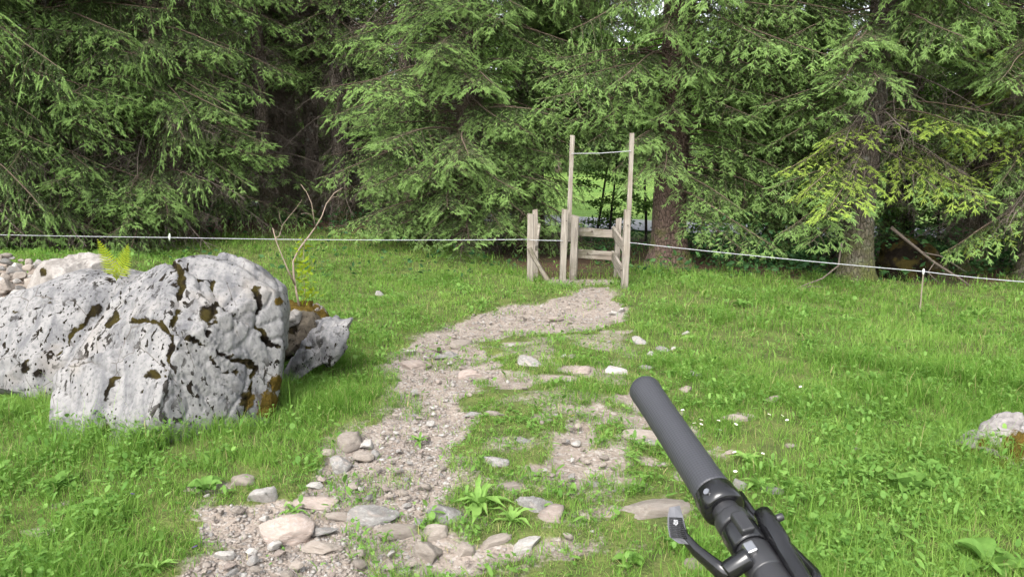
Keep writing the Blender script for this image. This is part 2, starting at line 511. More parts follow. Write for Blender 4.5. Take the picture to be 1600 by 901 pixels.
# ------------------------------------------------------------------ the ground, the road
XX, YY = np.meshgrid(_gx, _gy)
gxv, gyv = XX.ravel(), YY.ravel()
dm = dirt_mask(gxv, gyv)
gzv = ground(gxv, gyv) - 0.02 * dm + (fbm(gxv * 9, gyv * 9, octv=3, seed=31) - 0.5) * 0.03 * (0.3 + dm) * smooth(12, 7, gyv) * smooth(2.0, 2.6, gyv)
nx_, ny_ = len(_gx), len(_gy)
ii = (np.arange(ny_ - 1)[:, None] * nx_ + np.arange(nx_ - 1)[None, :]).ravel()
gf = np.stack([ii, ii + 1, ii + nx_ + 1, ii + nx_], 1)
g = link('ground', tri_mesh('ground', np.stack([gxv, gyv, gzv], 1), gf, [M_GROUND], smooth_shade=True, dirt=np.maximum(dm, 0.36 * thin_mask(gxv, gyv) * smooth(0.36, 0.6, fbm(gxv * 4, gyv * 4, octv=3, seed=71)) + 0.12 * thin_mask(gxv, gyv)), litter=litter_mask(gxv, gyv)))
tag(g, 'meadow ground with a worn gravel path and forest floor', kind='structure')

def ribbon(name, line, w, lift, mat):
    pts = []
    for i in range(len(line) - 1):
        for k in range(12):
            s = k / 12; pts.append((line[i][0] * (1 - s) + line[i + 1][0] * s, line[i][1] * (1 - s) + line[i + 1][1] * s))
    pts.append(line[-1])
    pts = np.array(pts)
    for _ in range(6): pts[1:-1] = (pts[:-2] + 2 * pts[1:-1] + pts[2:]) / 4
    V, F = [], []
    for i, q in enumerate(pts):
        d = pts[min(i + 1, len(pts) - 1)] - pts[max(i - 1, 0)]; d = d / np.hypot(*d); nn = np.array([-d[1], d[0]])
        h = gz(*q) + lift
        for k in (-1, -0.5, 0, 0.5, 1):
            e = q + nn * w * k
            V.append((e[0], e[1], max(h, gz(*e) + lift * 0.6)))
    for i in range(len(pts) - 1):
        for k in range(4): F.append((i * 5 + k, i * 5 + k + 1, i * 5 + k + 6, i * 5 + k + 5))
    m = MB(); m.add(V, F)
    return m.build(name, mat, smooth_shade=True)
tag(ribbon('road', ROAD, 2.1, 0.05, M_ROAD), 'grey asphalt lane behind the trees', kind='structure')

# ------------------------------------------------------------------ spruce boughs
def perp(d):
    d = d / (np.linalg.norm(d, axis=-1, keepdims=True) + 1e-9)
    ref = np.where(np.abs(d[..., 2:3]) < 0.9, np.array([0., 0, 1]), np.array([1., 0, 0]))
    u = np.cross(d, ref); u /= np.linalg.norm(u, axis=-1, keepdims=True) + 1e-9
    return d, u, np.cross(d, u)

def needles(segs, rng, spacing, nl, nw, around):
    """segs: arrays p0, d (unit), len, tip flag -> triangles"""
    p0, d, ln, tip = segs
    n = np.maximum(2, (ln / spacing).astype(int))
    idx = np.repeat(np.arange(len(p0)), n)
    t = (np.arange(len(idx)) - np.repeat(np.cumsum(n) - n, n) + 0.6) / np.repeat(n, n)
    D, U, W = perp(d)
    V, T = [], []
    for k in range(around):
        a = rng.uniform(0, 2 * np.pi, len(idx)) * 0.25 + k * 2 * np.pi / around + (idx % 7)
        r = U[idx] * np.cos(a)[:, None] + W[idx] * np.sin(a)[:, None]
        r[:, 2] += 0.12
        fwd = 0.55 + 0.75 * t ** 3
        nd = D[idx] * fwd[:, None] + r * (0.85 - 0.35 * t ** 3)[:, None]
        nd /= np.linalg.norm(nd, axis=1, keepdims=True)
        l = nl * rng.uniform(0.8, 1.15, len(idx)) * (1.0 - 0.35 * t ** 4)
        base = p0[idx] + D[idx] * (ln[idx] * t)[:, None]
        side = np.cross(nd, rng.normal(size=(len(idx), 3))); side /= np.linalg.norm(side, axis=1, keepdims=True) + 1e-9
        V.append(np.stack([base - side * nw / 2, base + side * nw / 2, base + nd * l[:, None]], 1))
        T.append(np.repeat(tip[idx], 3))
    V = np.concatenate(V).reshape(-1, 3)
    return V, np.concatenate(T)

def fingers(p0, d, ln, rad, rng):
    D, U, W = perp(d)
    n = len(p0); V = []
    a0 = rng.uniform(0, 6.28, n)
    for t, k in ((0.0, 0.55), (0.35, 1.0), (0.78, 0.8)):
        for j in range(4):
            a = a0 + j * np.pi / 2 + t
            V.append(p0 + D * (ln * t)[:, None] + (U * np.cos(a)[:, None] + W * np.sin(a)[:, None]) * (rad * k)[:, None])
    V.append(p0 + D * ln[:, None])
    V = np.stack(V, 1)
    F = []
    for r in range(2):
        for j in range(4):
            a, b = r * 4 + j, r * 4 + (j + 1) % 4
            F += [(a, b, b + 4), (a, b + 4, a + 4)]
    for j in range(4): F.append((8 + j, 8 + (j + 1) % 4, 12))
    F = np.array(F)[None] + (np.arange(n) * 13)[:, None, None]
    return V.reshape(-1, 3), F.reshape(-1, 3)

def tube_np(pts, r0, r1, n=4):
    pts = np.asarray(pts); k = len(pts)
    t = np.gradient(pts, axis=0)
    D, U, W = perp(t)
    a = np.arange(n) * 2 * np.pi / n
    r = np.linspace(r0, r1, k)
    V = pts[:, None, :] + r[:, None, None] * (U[:, None, :] * np.cos(a)[None, :, None] + W[:, None, :] * np.sin(a)[None, :, None])
    i = np.arange(k - 1)[:, None] * n; j = np.arange(n)[None, :]; j2 = (j + 1) % n
    F = np.concatenate([np.stack([(i + j).ravel(), (i + j2).ravel(), (i + n + j2).ravel()], 1), np.stack([(i + j).ravel(), (i + n + j2).ravel(), (i + n + j).ravel()], 1)])
    return V.reshape(-1, 3), F

def curve(p0, d0, L, steps, droop, lift, rng, wig=0.05):
    """a twig that sinks by droop (radians over its length) and turns up by lift at its end"""
    pts = [np.array(p0, float)]
    d = np.array(d0, float); d /= np.linalg.norm(d)
    for i in range(steps):
        s = (i + 0.5) / steps
        k = (-droop * (1 - s) * 1.6 + lift * 2.2 * max(0, s - 0.55)) / steps
        hz = math.hypot(d[0], d[1]); el = math.atan2(d[2], hz) + k; el = max(-1.45, min(1.53, el)); az = math.atan2(d[1], d[0]) + rng.normal() * wig
        d = np.array([math.cos(el) * math.cos(az), math.cos(el) * math.sin(az), math.sin(el)])
        pts.append(pts[-1] + d * L / steps)
    return np.array(pts)

def gen_bough(seed, L, fine=True, bare=0.12, pend=0.9, fresh=1.0, width=0.42):
    rng = np.random.default_rng(seed)
    axis = curve((0, 0, 0), (1, 0, 0.12), L, 14, 0.55, 0.6, rng, 0.05)
    Vw, Fw, nb = [], [], 0
    def wood(pts, r0, r1, n=4):
        nonlocal nb
        v, f = tube_np(pts, r0, r1, n); Vw.append(v); Fw.append(f + nb); nb += len(v)
    wood(axis, 0.016 * L / 2, 0.003, 5)
    S = []                                   # needle-bearing shoots
    step = 0.075 if fine else 0.15
    s = bare * L
    arc = np.linspace(0, L, len(axis))
    P_ = lambda q: np.array([np.interp(q, arc, axis[:, i]) for i in range(3)])
    side = 1
    tw_step = 0.055 if fine else 0.10
    while s < L * 0.985:
        f = s / L
        p = P_(s); tg = P_(min(L, s + 0.05)) - P_(max(0, s - 0.05)); tg /= np.linalg.norm(tg)
        l = L * width * (min(1, f / 0.3) ** 0.6) * (1 - f) ** 0.62 * rng.uniform(0.7, 1.15) + 0.06
        az = side * R(rng.uniform(46, 68)); side = -side
        lat = np.cross([0, 0, 1.0], tg); lat /= np.linalg.norm(lat) + 1e-9
        d = tg * math.cos(az) + lat * math.sin(az) + np.array([0, 0, rng.uniform(-0.25, 0.1)])
        st = max(3, int(l / 0.09))
        br = curve(p, d, l, st, pend * (1.15 - 0.5 * f) * rng.uniform(0.6, 1.2), 0.25, rng, 0.08)
        wood(br, 0.004, 0.0016, 3)
        ba = np.linspace(0, l, len(br))
        dead = rng.random() < 0.20 * (1 - f) + 0.03
        q = 0.04 if f > 0.25 else 0.10
        sd = 1
        while q < l:
            b = np.array([np.interp(q, ba, br[:, i]) for i in range(3)])
            b2 = np.array([np.interp(min(l, q + 0.03), ba, br[:, i]) for i in range(3)]); tb = b2 - np.array([np.interp(max(0, q - 0.03), ba, br[:, i]) for i in range(3)])
            tb /= np.linalg.norm(tb) + 1e-9
            tl = (0.05 + 0.17 * (1 - q / l) ** 0.8 * min(1, l / 0.5)) * rng.uniform(0.65, 1.2)
            lt = np.cross([0, 0, 1.0], tb); lt /= np.linalg.norm(lt) + 1e-9
            a = sd * R(rng.uniform(35, 60)); sd = -sd
            td = tb * math.cos(a) + lt * math.sin(a) + np.array([0, 0, rng.uniform(-0.55, 0.05) * pend]); td /= np.linalg.norm(td)
            if dead:
                if rng.random() < 0.5: wood(np.array([b, b + td * tl]), 0.0018, 0.001, 3)
            else:
                fr = 0.074 * fresh * rng.uniform(0.7, 1.25)
                old = max(0.02, tl - fr)
                S.append((b, td, old, 0.0))
                e = b + td * old
                lift_ = np.array([0, 0, 0.06])
                if rng.random() < (0.32 + 0.65 * float(smooth(0.2, 0.75, q / l))) * fresh or not fine:
                    S.append((e, (td + lift_) / np.linalg.norm(td + lift_), fr, 1.0))
                    for w_ in ((-1, 1) if fine else ()):
                        if rng.random() < 0.6 * fresh:
                            lt2 = np.cross([0, 0, 1.0], td); sdv = td * 0.75 + lt2 * w_ * 0.65; sdv /= np.linalg.norm(sdv) + 1e-9
                            S.append((e - td * 0.012, sdv, fr * 0.8, 1.0))
                if fine and tl > 0.15:
                    for w_ in (-1, 1):
                        m_ = b + td * old * rng.uniform(0.35, 0.6)
                        lt2 = np.cross([0, 0, 1.0], td); sdv = td * 0.7 + lt2 * w_ * 0.6 + np.array([0, 0, -0.15]); sdv /= np.linalg.norm(sdv) + 1e-9
                        S.append((m_, sdv, old * 0.45, 0.0))
                        if rng.random() < 0.3 * fresh: S.append((m_ + sdv * old * 0.45, sdv, fr * 0.85, 1.0))
            q += tw_step * rng.uniform(0.8, 1.25)
        if not dead:
            for i in range(len(br) - 1):
                dd = br[i + 1] - br[i]; ln = np.linalg.norm(dd)
                S.append((br[i], dd / ln, ln, 1.0 if i == len(br) - 2 else 0.0))
            S.append((br[-1], dd / ln, 0.085, 1.0))
            lt2 = np.cross([0, 0, 1.0], dd / ln)
            for w_ in (-1, 1):
                sdv = dd / ln * 0.8 + lt2 * w_ * 0.6; S.append((br[-1] - dd * 0.2, sdv / np.linalg.norm(sdv), 0.07, 1.0))
        s += step * rng.uniform(0.75, 1.25)
    dd = axis[-1] - axis[-2]; dd /= np.linalg.norm(dd)
    S.append((axis[-1] - dd * 0.1, dd, 0.18, 1.0))
    p0 = np.array([q[0] for q in S]); d = np.array([q[1] for q in S]); ln = np.array([q[2] for q in S]); tp = np.array([q[3] for q in S])
    vw = np.concatenate(Vw); fw = np.concatenate(Fw)
    if fine:
        o_, n_ = tp < 0.5, tp > 0.5
        V, T = needles((p0[o_], d[o_], ln[o_], tp[o_]), rng, 0.0140, 0.0200, 0.0088, 3)
        V2, T2 = needles((p0[n_], d[n_], ln[n_], tp[n_]), rng, 0.0100, 0.0165, 0.0052, 5)
        rad = rng.uniform(0.0028, 0.0042, n_.sum())
        V3, F3 = fingers(p0[n_], d[n_], ln[n_] * 1.05, rad, rng)
        fn = np.arange(len(V) + len(V2)).reshape(-1, 3)
        tone = rng.random(n_.sum())
        tint = np.concatenate([rng.random(len(V) + len(V2)), np.repeat(tone, 13)])
        fn = np.concatenate([fn, F3 + len(V) + len(V2)])
        V = np.concatenate([V, V2, V3]); T = np.concatenate([T, T2, np.ones(len(V3))])
    else:
        V, T = needles((p0, d, ln, tp), rng, 0.030, 0.034, 0.021, 3)
        fn = np.arange(len(V)).reshape(-1, 3)
        tint = np.repeat(rng.random(len(fn)), 3)
    v = np.concatenate([vw, V]); f = np.concatenate([fw, fn + len(vw)])
    mi = np.concatenate([np.zeros(len(fw)), np.ones(len(fn))])
    z = np.zeros(len(vw))
    return v, f, mi, np.concatenate([z, T]), np.concatenate([z, tint])

def bough_mesh(seed, L, mat, **k):
    v, f, mi, tp, ti = gen_bough(seed, L, **k)
    return tri_mesh('bough', v, f, [M_TWIG, mat], mi, tip=tp, tint=ti)

def dead_mesh(seed, L, dens=1.0):
    rng = np.random.default_rng(seed)
    axis = curve((0, 0, 0), (1, 0, 0.05), L, 10, 0.75, 0.25, rng, 0.10)
    V, F, nb = [], [], 0
    def wood(pts, r0, r1, n=3):
        nonlocal nb
        v, f = tube_np(pts, r0, r1, n); V.append(v); F.append(f + nb); nb += len(v)
    wood(axis, 0.014, 0.003, 5)
    arc = np.linspace(0, L, len(axis)); s = 0.12 * L
    while s < L:
        p = np.array([np.interp(s, arc, axis[:, i]) for i in range(3)])
        az = rng.choice([-1, 1]) * R(rng.uniform(35, 80)); l = (0.2 + 0.4 * (1 - s / L)) * rng.uniform(0.4, 1.3)
        br = curve(p, (math.cos(az), math.sin(az), rng.uniform(-0.5, 0.1)), l, 6, rng.uniform(0.5, 1.6), 0.1, rng, 0.2)
        wood(br, 0.0042, 0.0014)
        for k in range(int(l / 0.05)):
            if rng.random() > 0.8 * dens: continue
            b = br[rng.integers(1, len(br))]; a2 = rng.uniform(0, 6.28)
            tw = curve(b, (math.cos(a2), math.sin(a2), -0.5), rng.uniform(0.08, 0.3), 3, 1.0, 0, rng, 0.2)
            wood(tw, 0.0022, 0.001)
        s += 0.07 * rng.uniform(0.6, 1.5) / dens
    v = np.concatenate(V)
    return tri_mesh('dead_branch', v, np.concatenate(F), [M_DEAD])

FINE = {'long': [bough_mesh(100 + i, 2.7, M_NEEDLE, pend=0.95 + 0.15 * i) for i in range(3)],
        'mid': [bough_mesh(110 + i, 1.9, M_NEEDLE, pend=0.7 + 0.3 * i) for i in range(3)],
        'short': [bough_mesh(120 + i, 1.15, M_NEEDLE, pend=0.8 + 0.3 * i, bare=0.2) for i in range(2)],
        'weep': [bough_mesh(130 + i, 2.1, M_NEEDLE, pend=2.1, fresh=0.75, width=0.5) for i in range(2)],
        'yellow': [bough_mesh(140 + i, 1.8, M_NEEDLE_LIGHT, pend=0.8, fresh=1.15) for i in range(2)]}
COARSE = [bough_mesh(150 + i, 2.4, M_NEEDLE, fine=False, pend=1.0, bare=0.3) for i in range(3)]
DEAD = [dead_mesh(160 + i, (2.2, 1.5, 1.0)[i]) for i in range(3)]
BLEN = {'long': 2.7, 'mid': 1.9, 'short': 1.15, 'weep': 2.1, 'yellow': 1.8}

# the high crown over the part in view: one mesh, shared by the trees
def upper_crown(seed):
    rng = np.random.default_rng(seed)
    co = [gen_bough(seed * 10 + i, 2.4, fine=False, pend=1.0, bare=0.3) for i in range(2)]
    V, F, MI, T, TI, nb = [], [], [], [], [], 0
    z = 0.0
    while z < 13.0:
        for k in range(5):
            v, f, mi, tp, ti = co[rng.integers(2)]
            # keep a third of the needles: it is only seen from far below
            keep = (np.arange(len(f)) % 3 == 0) | (mi == 0)
            f = f[keep]; mi = mi[keep]
            sc_ = (1.15 - 0.9 * z / 13.0) * rng.uniform(0.85, 1.15)
            a = rng.uniform(0, 6.283); pt = R(-8 + 20 * z / 13) 
            x = v[:, 0] * sc_; y = v[:, 1] * sc_ * 1.1; w = v[:, 2] * sc_
            x, w = x * math.cos(pt) - w * math.sin(pt), x * math.sin(pt) + w * math.cos(pt)
            x, y = x * math.cos(a) - y * math.sin(a), x * math.sin(a) + y * math.cos(a)
            V.append(np.stack([x, y, w + z], 1)); F.append(f + nb); MI.append(mi); T.append(tp); TI.append(ti); nb += len(v)
        z += rng.uniform(0.55, 0.85)
    return tri_mesh('crown', np.concatenate(V), np.concatenate(F), [M_TWIG, M_NEEDLE], np.concatenate(MI), tip=np.concatenate(T), tint=np.concatenate(TI))
CROWN = upper_crown(5)

def trunk_mesh(seed, h, r, lean, mat, flare=1.55, n=18):
    rng = np.random.default_rng(seed)
    zs = np.concatenate([[-0.3, -0.1, 0.0, 0.06, 0.14, 0.25, 0.4, 0.6, 0.9, 1.3, 1.8, 2.4, 3.0, 3.8, 5], np.linspace(6.5, h, 6)])
    a = np.arange(n) * 2 * np.pi / n
    ph = rng.uniform(0, 6.28, 3)
    V = []
    for z in zs:
        zz = max(z, 0)
        rr = r * (1 - 0.93 * zz / h) * (1 + (flare - 1) * math.exp(-zz / 0.22))
        lob = 1 + 0.22 * math.exp(-zz / 0.3) * (np.cos(a * 5 + ph[0]) * 0.6 + np.cos(a * 3 + ph[1]) * 0.5) + 0.03 * np.cos(a * 4 + ph[2] + zz)
        lob = lob + rng.normal(0, 0.012, n)
        wx = 0.03 * math.sin(zz * 0.9 + ph[0]) * min(1, zz)
        V.append(np.stack([np.cos(a) * rr * lob + lean[0] * zz + wx, np.sin(a) * rr * lob + lean[1] * zz, np.full(n, z)], 1))
    V = np.concatenate(V); k = len(zs)
    i = np.arange(k - 1)[:, None] * n; j = np.arange(n)[None, :]; j2 = (j + 1) % n
    F = np.stack([(i + j).ravel(), (i + j2).ravel(), (i + n + j2).ravel(), (i + n + j).ravel()], 1)
    return tri_mesh('trunk', V, F, [mat], smooth_shade=True)

BRNG = random.Random(42)
def put_bough(crown, tree_lean, z, az, kind, length, pitch, roll=0.0, r0=0.1, name='bough'):
    if kind == 'dead': me = BRNG.choice(DEAD); bl = {0: 2.2, 1: 1.5, 2: 1.0}[DEAD.index(me)]; name = 'dead_branch'
    elif kind == 'coarse': me = BRNG.choice(COARSE); bl = 2.4
    else: me = BRNG.choice(FINE[kind]); bl = BLEN[kind]
    o = bpy.data.objects.new(name, me); COL.objects.link(o); o.parent = crown
    o.location = (tree_lean[0] * z + math.cos(az) * r0, tree_lean[1] * z + math.sin(az) * r0, z)
    o.rotation_euler = (roll, -pitch, az)
    s = length / bl
    o.scale = (s, (s + 1) / 2 * BRNG.uniform(0.9, 1.15) * BRNG.choice((-1, 1)) if False else (s + 1) / 2 * BRNG.uniform(0.9, 1.15), (s + 1) / 2)
    return o

def pick_kind(l):
    return 'long' if l > 2.2 else 'mid' if l > 1.45 else 'short'

def spruce(x, y, h, r, label, group, mat=None, lean=(0, 0), live=(), dead=(), crown_z=6.0, seed=0, mesh=None, crown_s=1.0):
    """live: list of (z0, z1, az0, az1, per_metre, len0, len1, kinds, pitch0, pitch1); az in degrees, -90 faces the camera"""
    root = empty('spruce_tree', (x, y, gz(x, y) - 0.03))
    tag(root, label, 'tree', group)
    link('trunk', mesh or trunk_mesh(seed + 900, h, r, lean, mat or M_BARK), root)
    cr = link('crown', CROWN, root, (lean[0] * crown_z, lean[1] * crown_z, crown_z), (0, 0, BRNG.uniform(0, 6.28)), (crown_s, crown_s, (h - crown_z) / 13.2))
    cr_inv = cr
    bo = empty('boughs', (0, 0, 0)); bo.parent = root
    for (z0, z1, a0, a1, pm, l0, l1, kinds, p0, p1) in live:
        n = max(1, int((z1 - z0) * pm + 0.5))
        for i in range(n):
            z = z0 + (z1 - z0) * (i + BRNG.random()) / n
            l = BRNG.uniform(l0, l1)
            k = BRNG.choice(kinds)
            if k == 'auto': k = pick_kind(l)
            put_bough(bo, lean, z, R(BRNG.uniform(a0, a1)), k, l, R(BRNG.uniform(p0, p1)), BRNG.uniform(-0.25, 0.25), r * 0.5)
    for (z0, z1, a0, a1, pm, l0, l1) in dead:
        n = max(1, int((z1 - z0) * pm + 0.5))
        for i in range(n):
            z = z0 + (z1 - z0) * (i + BRNG.random()) / n
            put_bough(bo, lean, z, R(BRNG.uniform(a0, a1)), 'dead', BRNG.uniform(l0, l1), R(BRNG.uniform(-30, 15)), BRNG.uniform(-0.5, 0.5), r * 0.5)
    return root

def px_tree(px, Y):
    return (px - 800.0) / FPX * Y / (math.cos(PITCH)) if False else (px - 800.0) / FPX * Y * 1.0

EDGE = 'spruces at the forest edge facing the meadow'
A = ['auto']
def X(px, Y):          # a point at that picture column whose distance ahead is Y, at eye height
    return at(px, 275, Y).x

spruce(X(-60, 12.0), 12.0, 21, 0.24, 'big spruce at the left picture edge with drooping boughs above the rubble heap', EDGE, seed=1,
       live=[(1.1, 6.6, -150, 10, 10, 2.2, 3.6, ['auto', 'weep', 'weep'], -14, 8), (0.5, 1.5, -120, 0, 7, 1.6, 2.6, A, -25, 0)], dead=[(0.5, 3.5, -170, 20, 10, 1.4, 2.9)])
spruce(X(95, 13.0), 13.0, 20, 0.22, 'spruce standing behind the large lichen-spotted boulder, low boughs in bright new growth', EDGE, seed=2,
       live=[(0.7, 6.8, -165, 10, 12, 1.8, 3.1, ['auto', 'auto', 'weep'], -16, 8)], dead=[(0.4, 3.4, -170, 20, 11, 1.3, 2.7)])
spruce(X(255, 13.4), 13.4, 22, 0.26, 'full spruce left of the dark forest gap, boughs hanging almost to the wire', EDGE, seed=3,
       live=[(0.6, 6.8, -170, 5, 13, 1.6, 2.7, ['auto', 'auto', 'weep'], -18, 8)], dead=[(0.4, 3.4, -170, 10, 12, 1.2, 2.5)])
spruce(X(415, 15.5), 15.5, 20, 0.15, 'slender spruce with bare dead twigs in the dark forest gap', EDGE, seed=4,
       live=[(0.5, 1.6, -150, -30, 6, 0.9, 1.5, ['short'], -20, 5), (3.6, 6.5, -180, 0, 5, 1.0, 1.8, A, -20, 5)], dead=[(0.3, 5.5, -180, 180, 9, 0.8, 1.9)], crown_z=5.5)
spruce(X(487, 16.5), 16.5, 21, 0.17, 'thin grey spruce trunk with ragged dead branches beside the dark gap', EDGE, M_BARK_GREY, seed=5,
       live=[(3.4, 6.5, -180, 0, 5, 1.2, 2.0, A, -20, 5)], dead=[(0.8, 5.5, -180, 180, 8, 0.6, 1.7)], crown_z=5.5)
spruce(X(546, 16.8), 16.8, 22, 0.2, 'bare grey spruce trunk left of the big bushy spruce', EDGE, M_BARK_GREY, seed=6,
       live=[(2.7, 6.5, -170, 0, 6, 1.2, 2.2, A, -15, 5)], dead=[(0.6, 4, -180, 180, 6, 0.5, 1.4)], crown_z=6)
spruce(X(735, 13.6), 13.6, 23, 0.27, 'bushy spruce left of the wooden stile, boughs reaching down to the grass', EDGE, seed=7,
       live=[(0.55, 2.2, -165, -15, 19, 1.6, 2.5, A, -14, 6), (2.0, 6.9, -175, -5, 13, 1.9, 3.1, ['auto'], -12, 8), (0.5, 3.0, 150, 200, 6, 1.6, 2.2, A, -12, 5)], dead=[(0.3, 2.5, -180, 180, 8, 0.7, 1.5)])
spruce(X(838, 15.4), 15.4, 20, 0.2, 'spruce whose green boughs hang over the path behind the stile', EDGE, seed=8,
       live=[(2.4, 6.8, -120, 20, 17, 1.7, 2.9, A, -12, 8)], dead=[(1.5, 3, -180, 180, 4, 0.5, 1.0)])
spruce(X(1050, 11.9), 11.9, 25, 0.29, 'thick reddish spruce trunk right of the stile with a hollow at its foot', EDGE, M_BARK_RED, seed=9,
       live=[(1.9, 3.2, -160, -100, 9, 1.2, 2.0, A, -16, 4), (1.0, 3.4, -70, 20, 11, 1.4, 2.4, A, -16, 2), (2.9, 6.8, -175, 5, 17, 1.7, 3.0, ['auto', 'auto', 'weep'], -14, 8)], dead=[(1.2, 3, -180, 180, 4, 0.5, 1.0)])
spruce(X(1215, 13.2), 13.2, 20, 0.17, 'slim spruce between the two thick trunks right of the stile', EDGE, seed=10,
       live=[(1.1, 6.8, -175, 0, 15, 1.4, 2.6, A, -16, 6)], dead=[(0.6, 3.4, -180, 180, 6, 0.6, 1.5)])
spruce(X(1345, 10.35), 10.35, 23, 0.215, 'thick mossy-footed spruce trunk on the right with yellow-green boughs across it', EDGE, M_BARK_GREY, (0.05, 0.02), seed=11,
       live=[(1.6, 2.5, -165, -60, 5, 1.2, 1.8, ['yellow'], -12, 4), (0.9, 1.8, -175, -120, 7, 0.9, 1.6, A, -20, 2), (1.6, 2.6, -65, -15, 4, 1.1, 1.7, ['yellow', 'auto'], -16, 4), (2.5, 3.7, -185, -115, 9, 1.2, 2.0, A, -14, 4), (3.7, 6.8, -180, -70, 12, 1.4, 2.4, A, -14, 6), (3.4, 6.8, -60, 30, 8, 1.2, 2.2, A, -14, 6)],
       dead=[(1.4, 3.8, -180, 0, 7, 0.7, 1.7)])
spruce(X(1530, 11.2), 11.2, 22, 0.2, 'mossy spruce trunk near the right picture edge, forked dead branches around it', EDGE, M_BARK_GREY, (0.03, 0.0), seed=12,
       live=[(2.0, 3.2, -165, -60, 6, 1.0, 1.7, ['yellow'], -14, 4), (3.2, 6.8, -180, 0, 9, 1.3, 2.2, A + ['yellow'], -14, 6)], dead=[(0.8, 4, -180, 0, 8, 0.7, 1.6)])
spruce(X(1640, 10.2), 10.2, 21, 0.24, 'spruce just past the right picture edge, ragged lichen-hung boughs reaching in', EDGE, M_BARK_GREY, seed=13,
       live=[(1.0, 2.6, -200, -130, 7, 1.1, 1.8, ['yellow', 'auto'], -24, 2), (2.6, 6.8, -200, -40, 9, 1.3, 2.3, A, -14, 6)], dead=[(0.8, 4, -200, -60, 8, 0.7, 1.6)])
spruce(X(1900, 9.8), 9.8, 22, 0.25, 'spruce out beyond the right edge of the meadow', EDGE, seed=14, live=[(0.8, 6.5, -200, 0, 8, 1.5, 2.4, A, -14, 6)], dead=[(0.8, 3, -180, 0, 5, 0.7, 1.4)])
spruce(X(-420, 11.5), 11.5, 22, 0.25, 'spruce out beyond the left edge of the meadow', EDGE, seed=15, live=[(0.8, 6.5, -160, 40, 8, 1.5, 2.8, A, -14, 6)], dead=[(0.8, 3, -180, 0, 5, 0.7, 1.4)])

for i, (px, Y, where) in enumerate([(1760, 12.5, 'second spruce beyond the right edge of the meadow'), (2080, 11.5, 'third spruce beyond the right edge of the meadow'), (2350, 10.0, 'outermost spruce beyond the right edge of the meadow'), (-700, 12.0, 'outermost spruce beyond the left edge of the meadow')]):
    spruce(X(px, Y), Y, 21, 0.22, where, EDGE, seed=20 + i, live=[(0.8, 6.8, -200, 20, 7, 1.5, 2.5, A, -14, 6)], dead=[(0.8, 3, -180, 0, 4, 0.7, 1.4)])

for i, (px, Y, where) in enumerate([(1425, 14.0, 'young dense spruce in the shade behind the mossy hummock'), (1500, 13.2, 'young dense spruce in the shade right of the fallen branch'), (1600, 13.0, 'young dense spruce in the shade at the right picture edge')]):
    spruce(X(px, Y), Y, 15, 0.12, where, EDGE, seed=26 + i, live=[(0.4, 6.5, -200, 20, 9, 0.9, 1.7, ['coarse'], -20, 5)], crown_s=0.7)

BACK = 'spruce trunks deeper in the dark forest'
TR_BACK = [trunk_mesh(700 + i, 20, 0.16 + 0.03 * i, (0.01 * (i - 1), 0), (M_BARK, M_BARK_GREY, M_BARK)[i]) for i in range(3)]
def BLAB(px):
    if px < 395: return 'spruce in the dark behind the drooping trees on the left'
    if px < 560: return 'straight bare-stemmed spruce in the dark forest gap'
    if px < 860: return 'spruce in the shade behind the bushy tree left of the stile'
    if px < 1250: return 'spruce in the shade behind the reddish trunk right of the stile'
    return 'spruce in the shade behind the mossy trunks on the right'
brow = random.Random(5)
back = []
for i in range(700):
    x = brow.uniform(-17, 11); y = brow.uniform(13.2 if i % 3 == 0 else 15.0, 25.0)
    if y < 15 and x < 2.9: continue
    if x > -0.8 and (x > 0.2 and x / y < 0.21): continue
    if x > -1.2 and y > 17.2: continue
    if x > 2 and y > 17.0 - 0.12 * x: continue
    if min([9] + [math.hypot(x - a, y - b) for a, b in back]) < 1.55: continue
    if segdist(ROAD, np.array([x]), np.array([y]), False)[0] < 3.2: continue
    back.append((x, y))
back = back[:52]
for i, (x, y) in enumerate(back):
    left = x < -0.5; gap = left and y < 20 and 395 < 800 + FPX * x / y < 550; deep = y > 20.5
    dn = [(0.4, 5.5, -180, 180, 11 if gap else 6 if left else 3, 0.8, 1.9)]
    lv = [(0.5 if deep else 3.4 if gap else 1.0 if left else 2.0, 7.6, -200, 20, 8 if deep else 6.5, 1.1, 2.0, ['coarse'], -20, 5)]
    spruce(x, y, brow.uniform(18, 23), 0.18, BLAB(800 + FPX * x / y), BACK, seed=30 + i, live=lv, dead=dn, crown_z=5.6, mesh=TR_BACK[i % 3])

# ------------------------------------------------------------------ broadleaf saplings and trees of the meadow beyond
def leaf_quads(p, d, size, rng, fold=0.25, asp=0.55):
    """diamond leaves: p base, d direction (n,3), size (n,)"""
    D, U, W = perp(d)
    a = rng.uniform(0, 6.28, len(p))[:, None]
    s = U * np.cos(a) + W * np.sin(a)
    nrm = np.cross(D, s)
    sz = size[:, None]
    v = np.stack([p, p + D * sz * 0.45 + s * sz * asp / 2 + nrm * sz * fold * 0.3, p + D * sz, p + D * sz * 0.45 - s * sz * asp / 2 + nrm * sz * fold * 0.3], 1)
    return v.reshape(-1, 3)

def quads_to_tris(nq):
    b = np.arange(nq)[:, None] * 4
    return np.concatenate([b + np.array([[0, 1, 2]]), b + np.array([[0, 2, 3]])], 1).reshape(-1, 3)

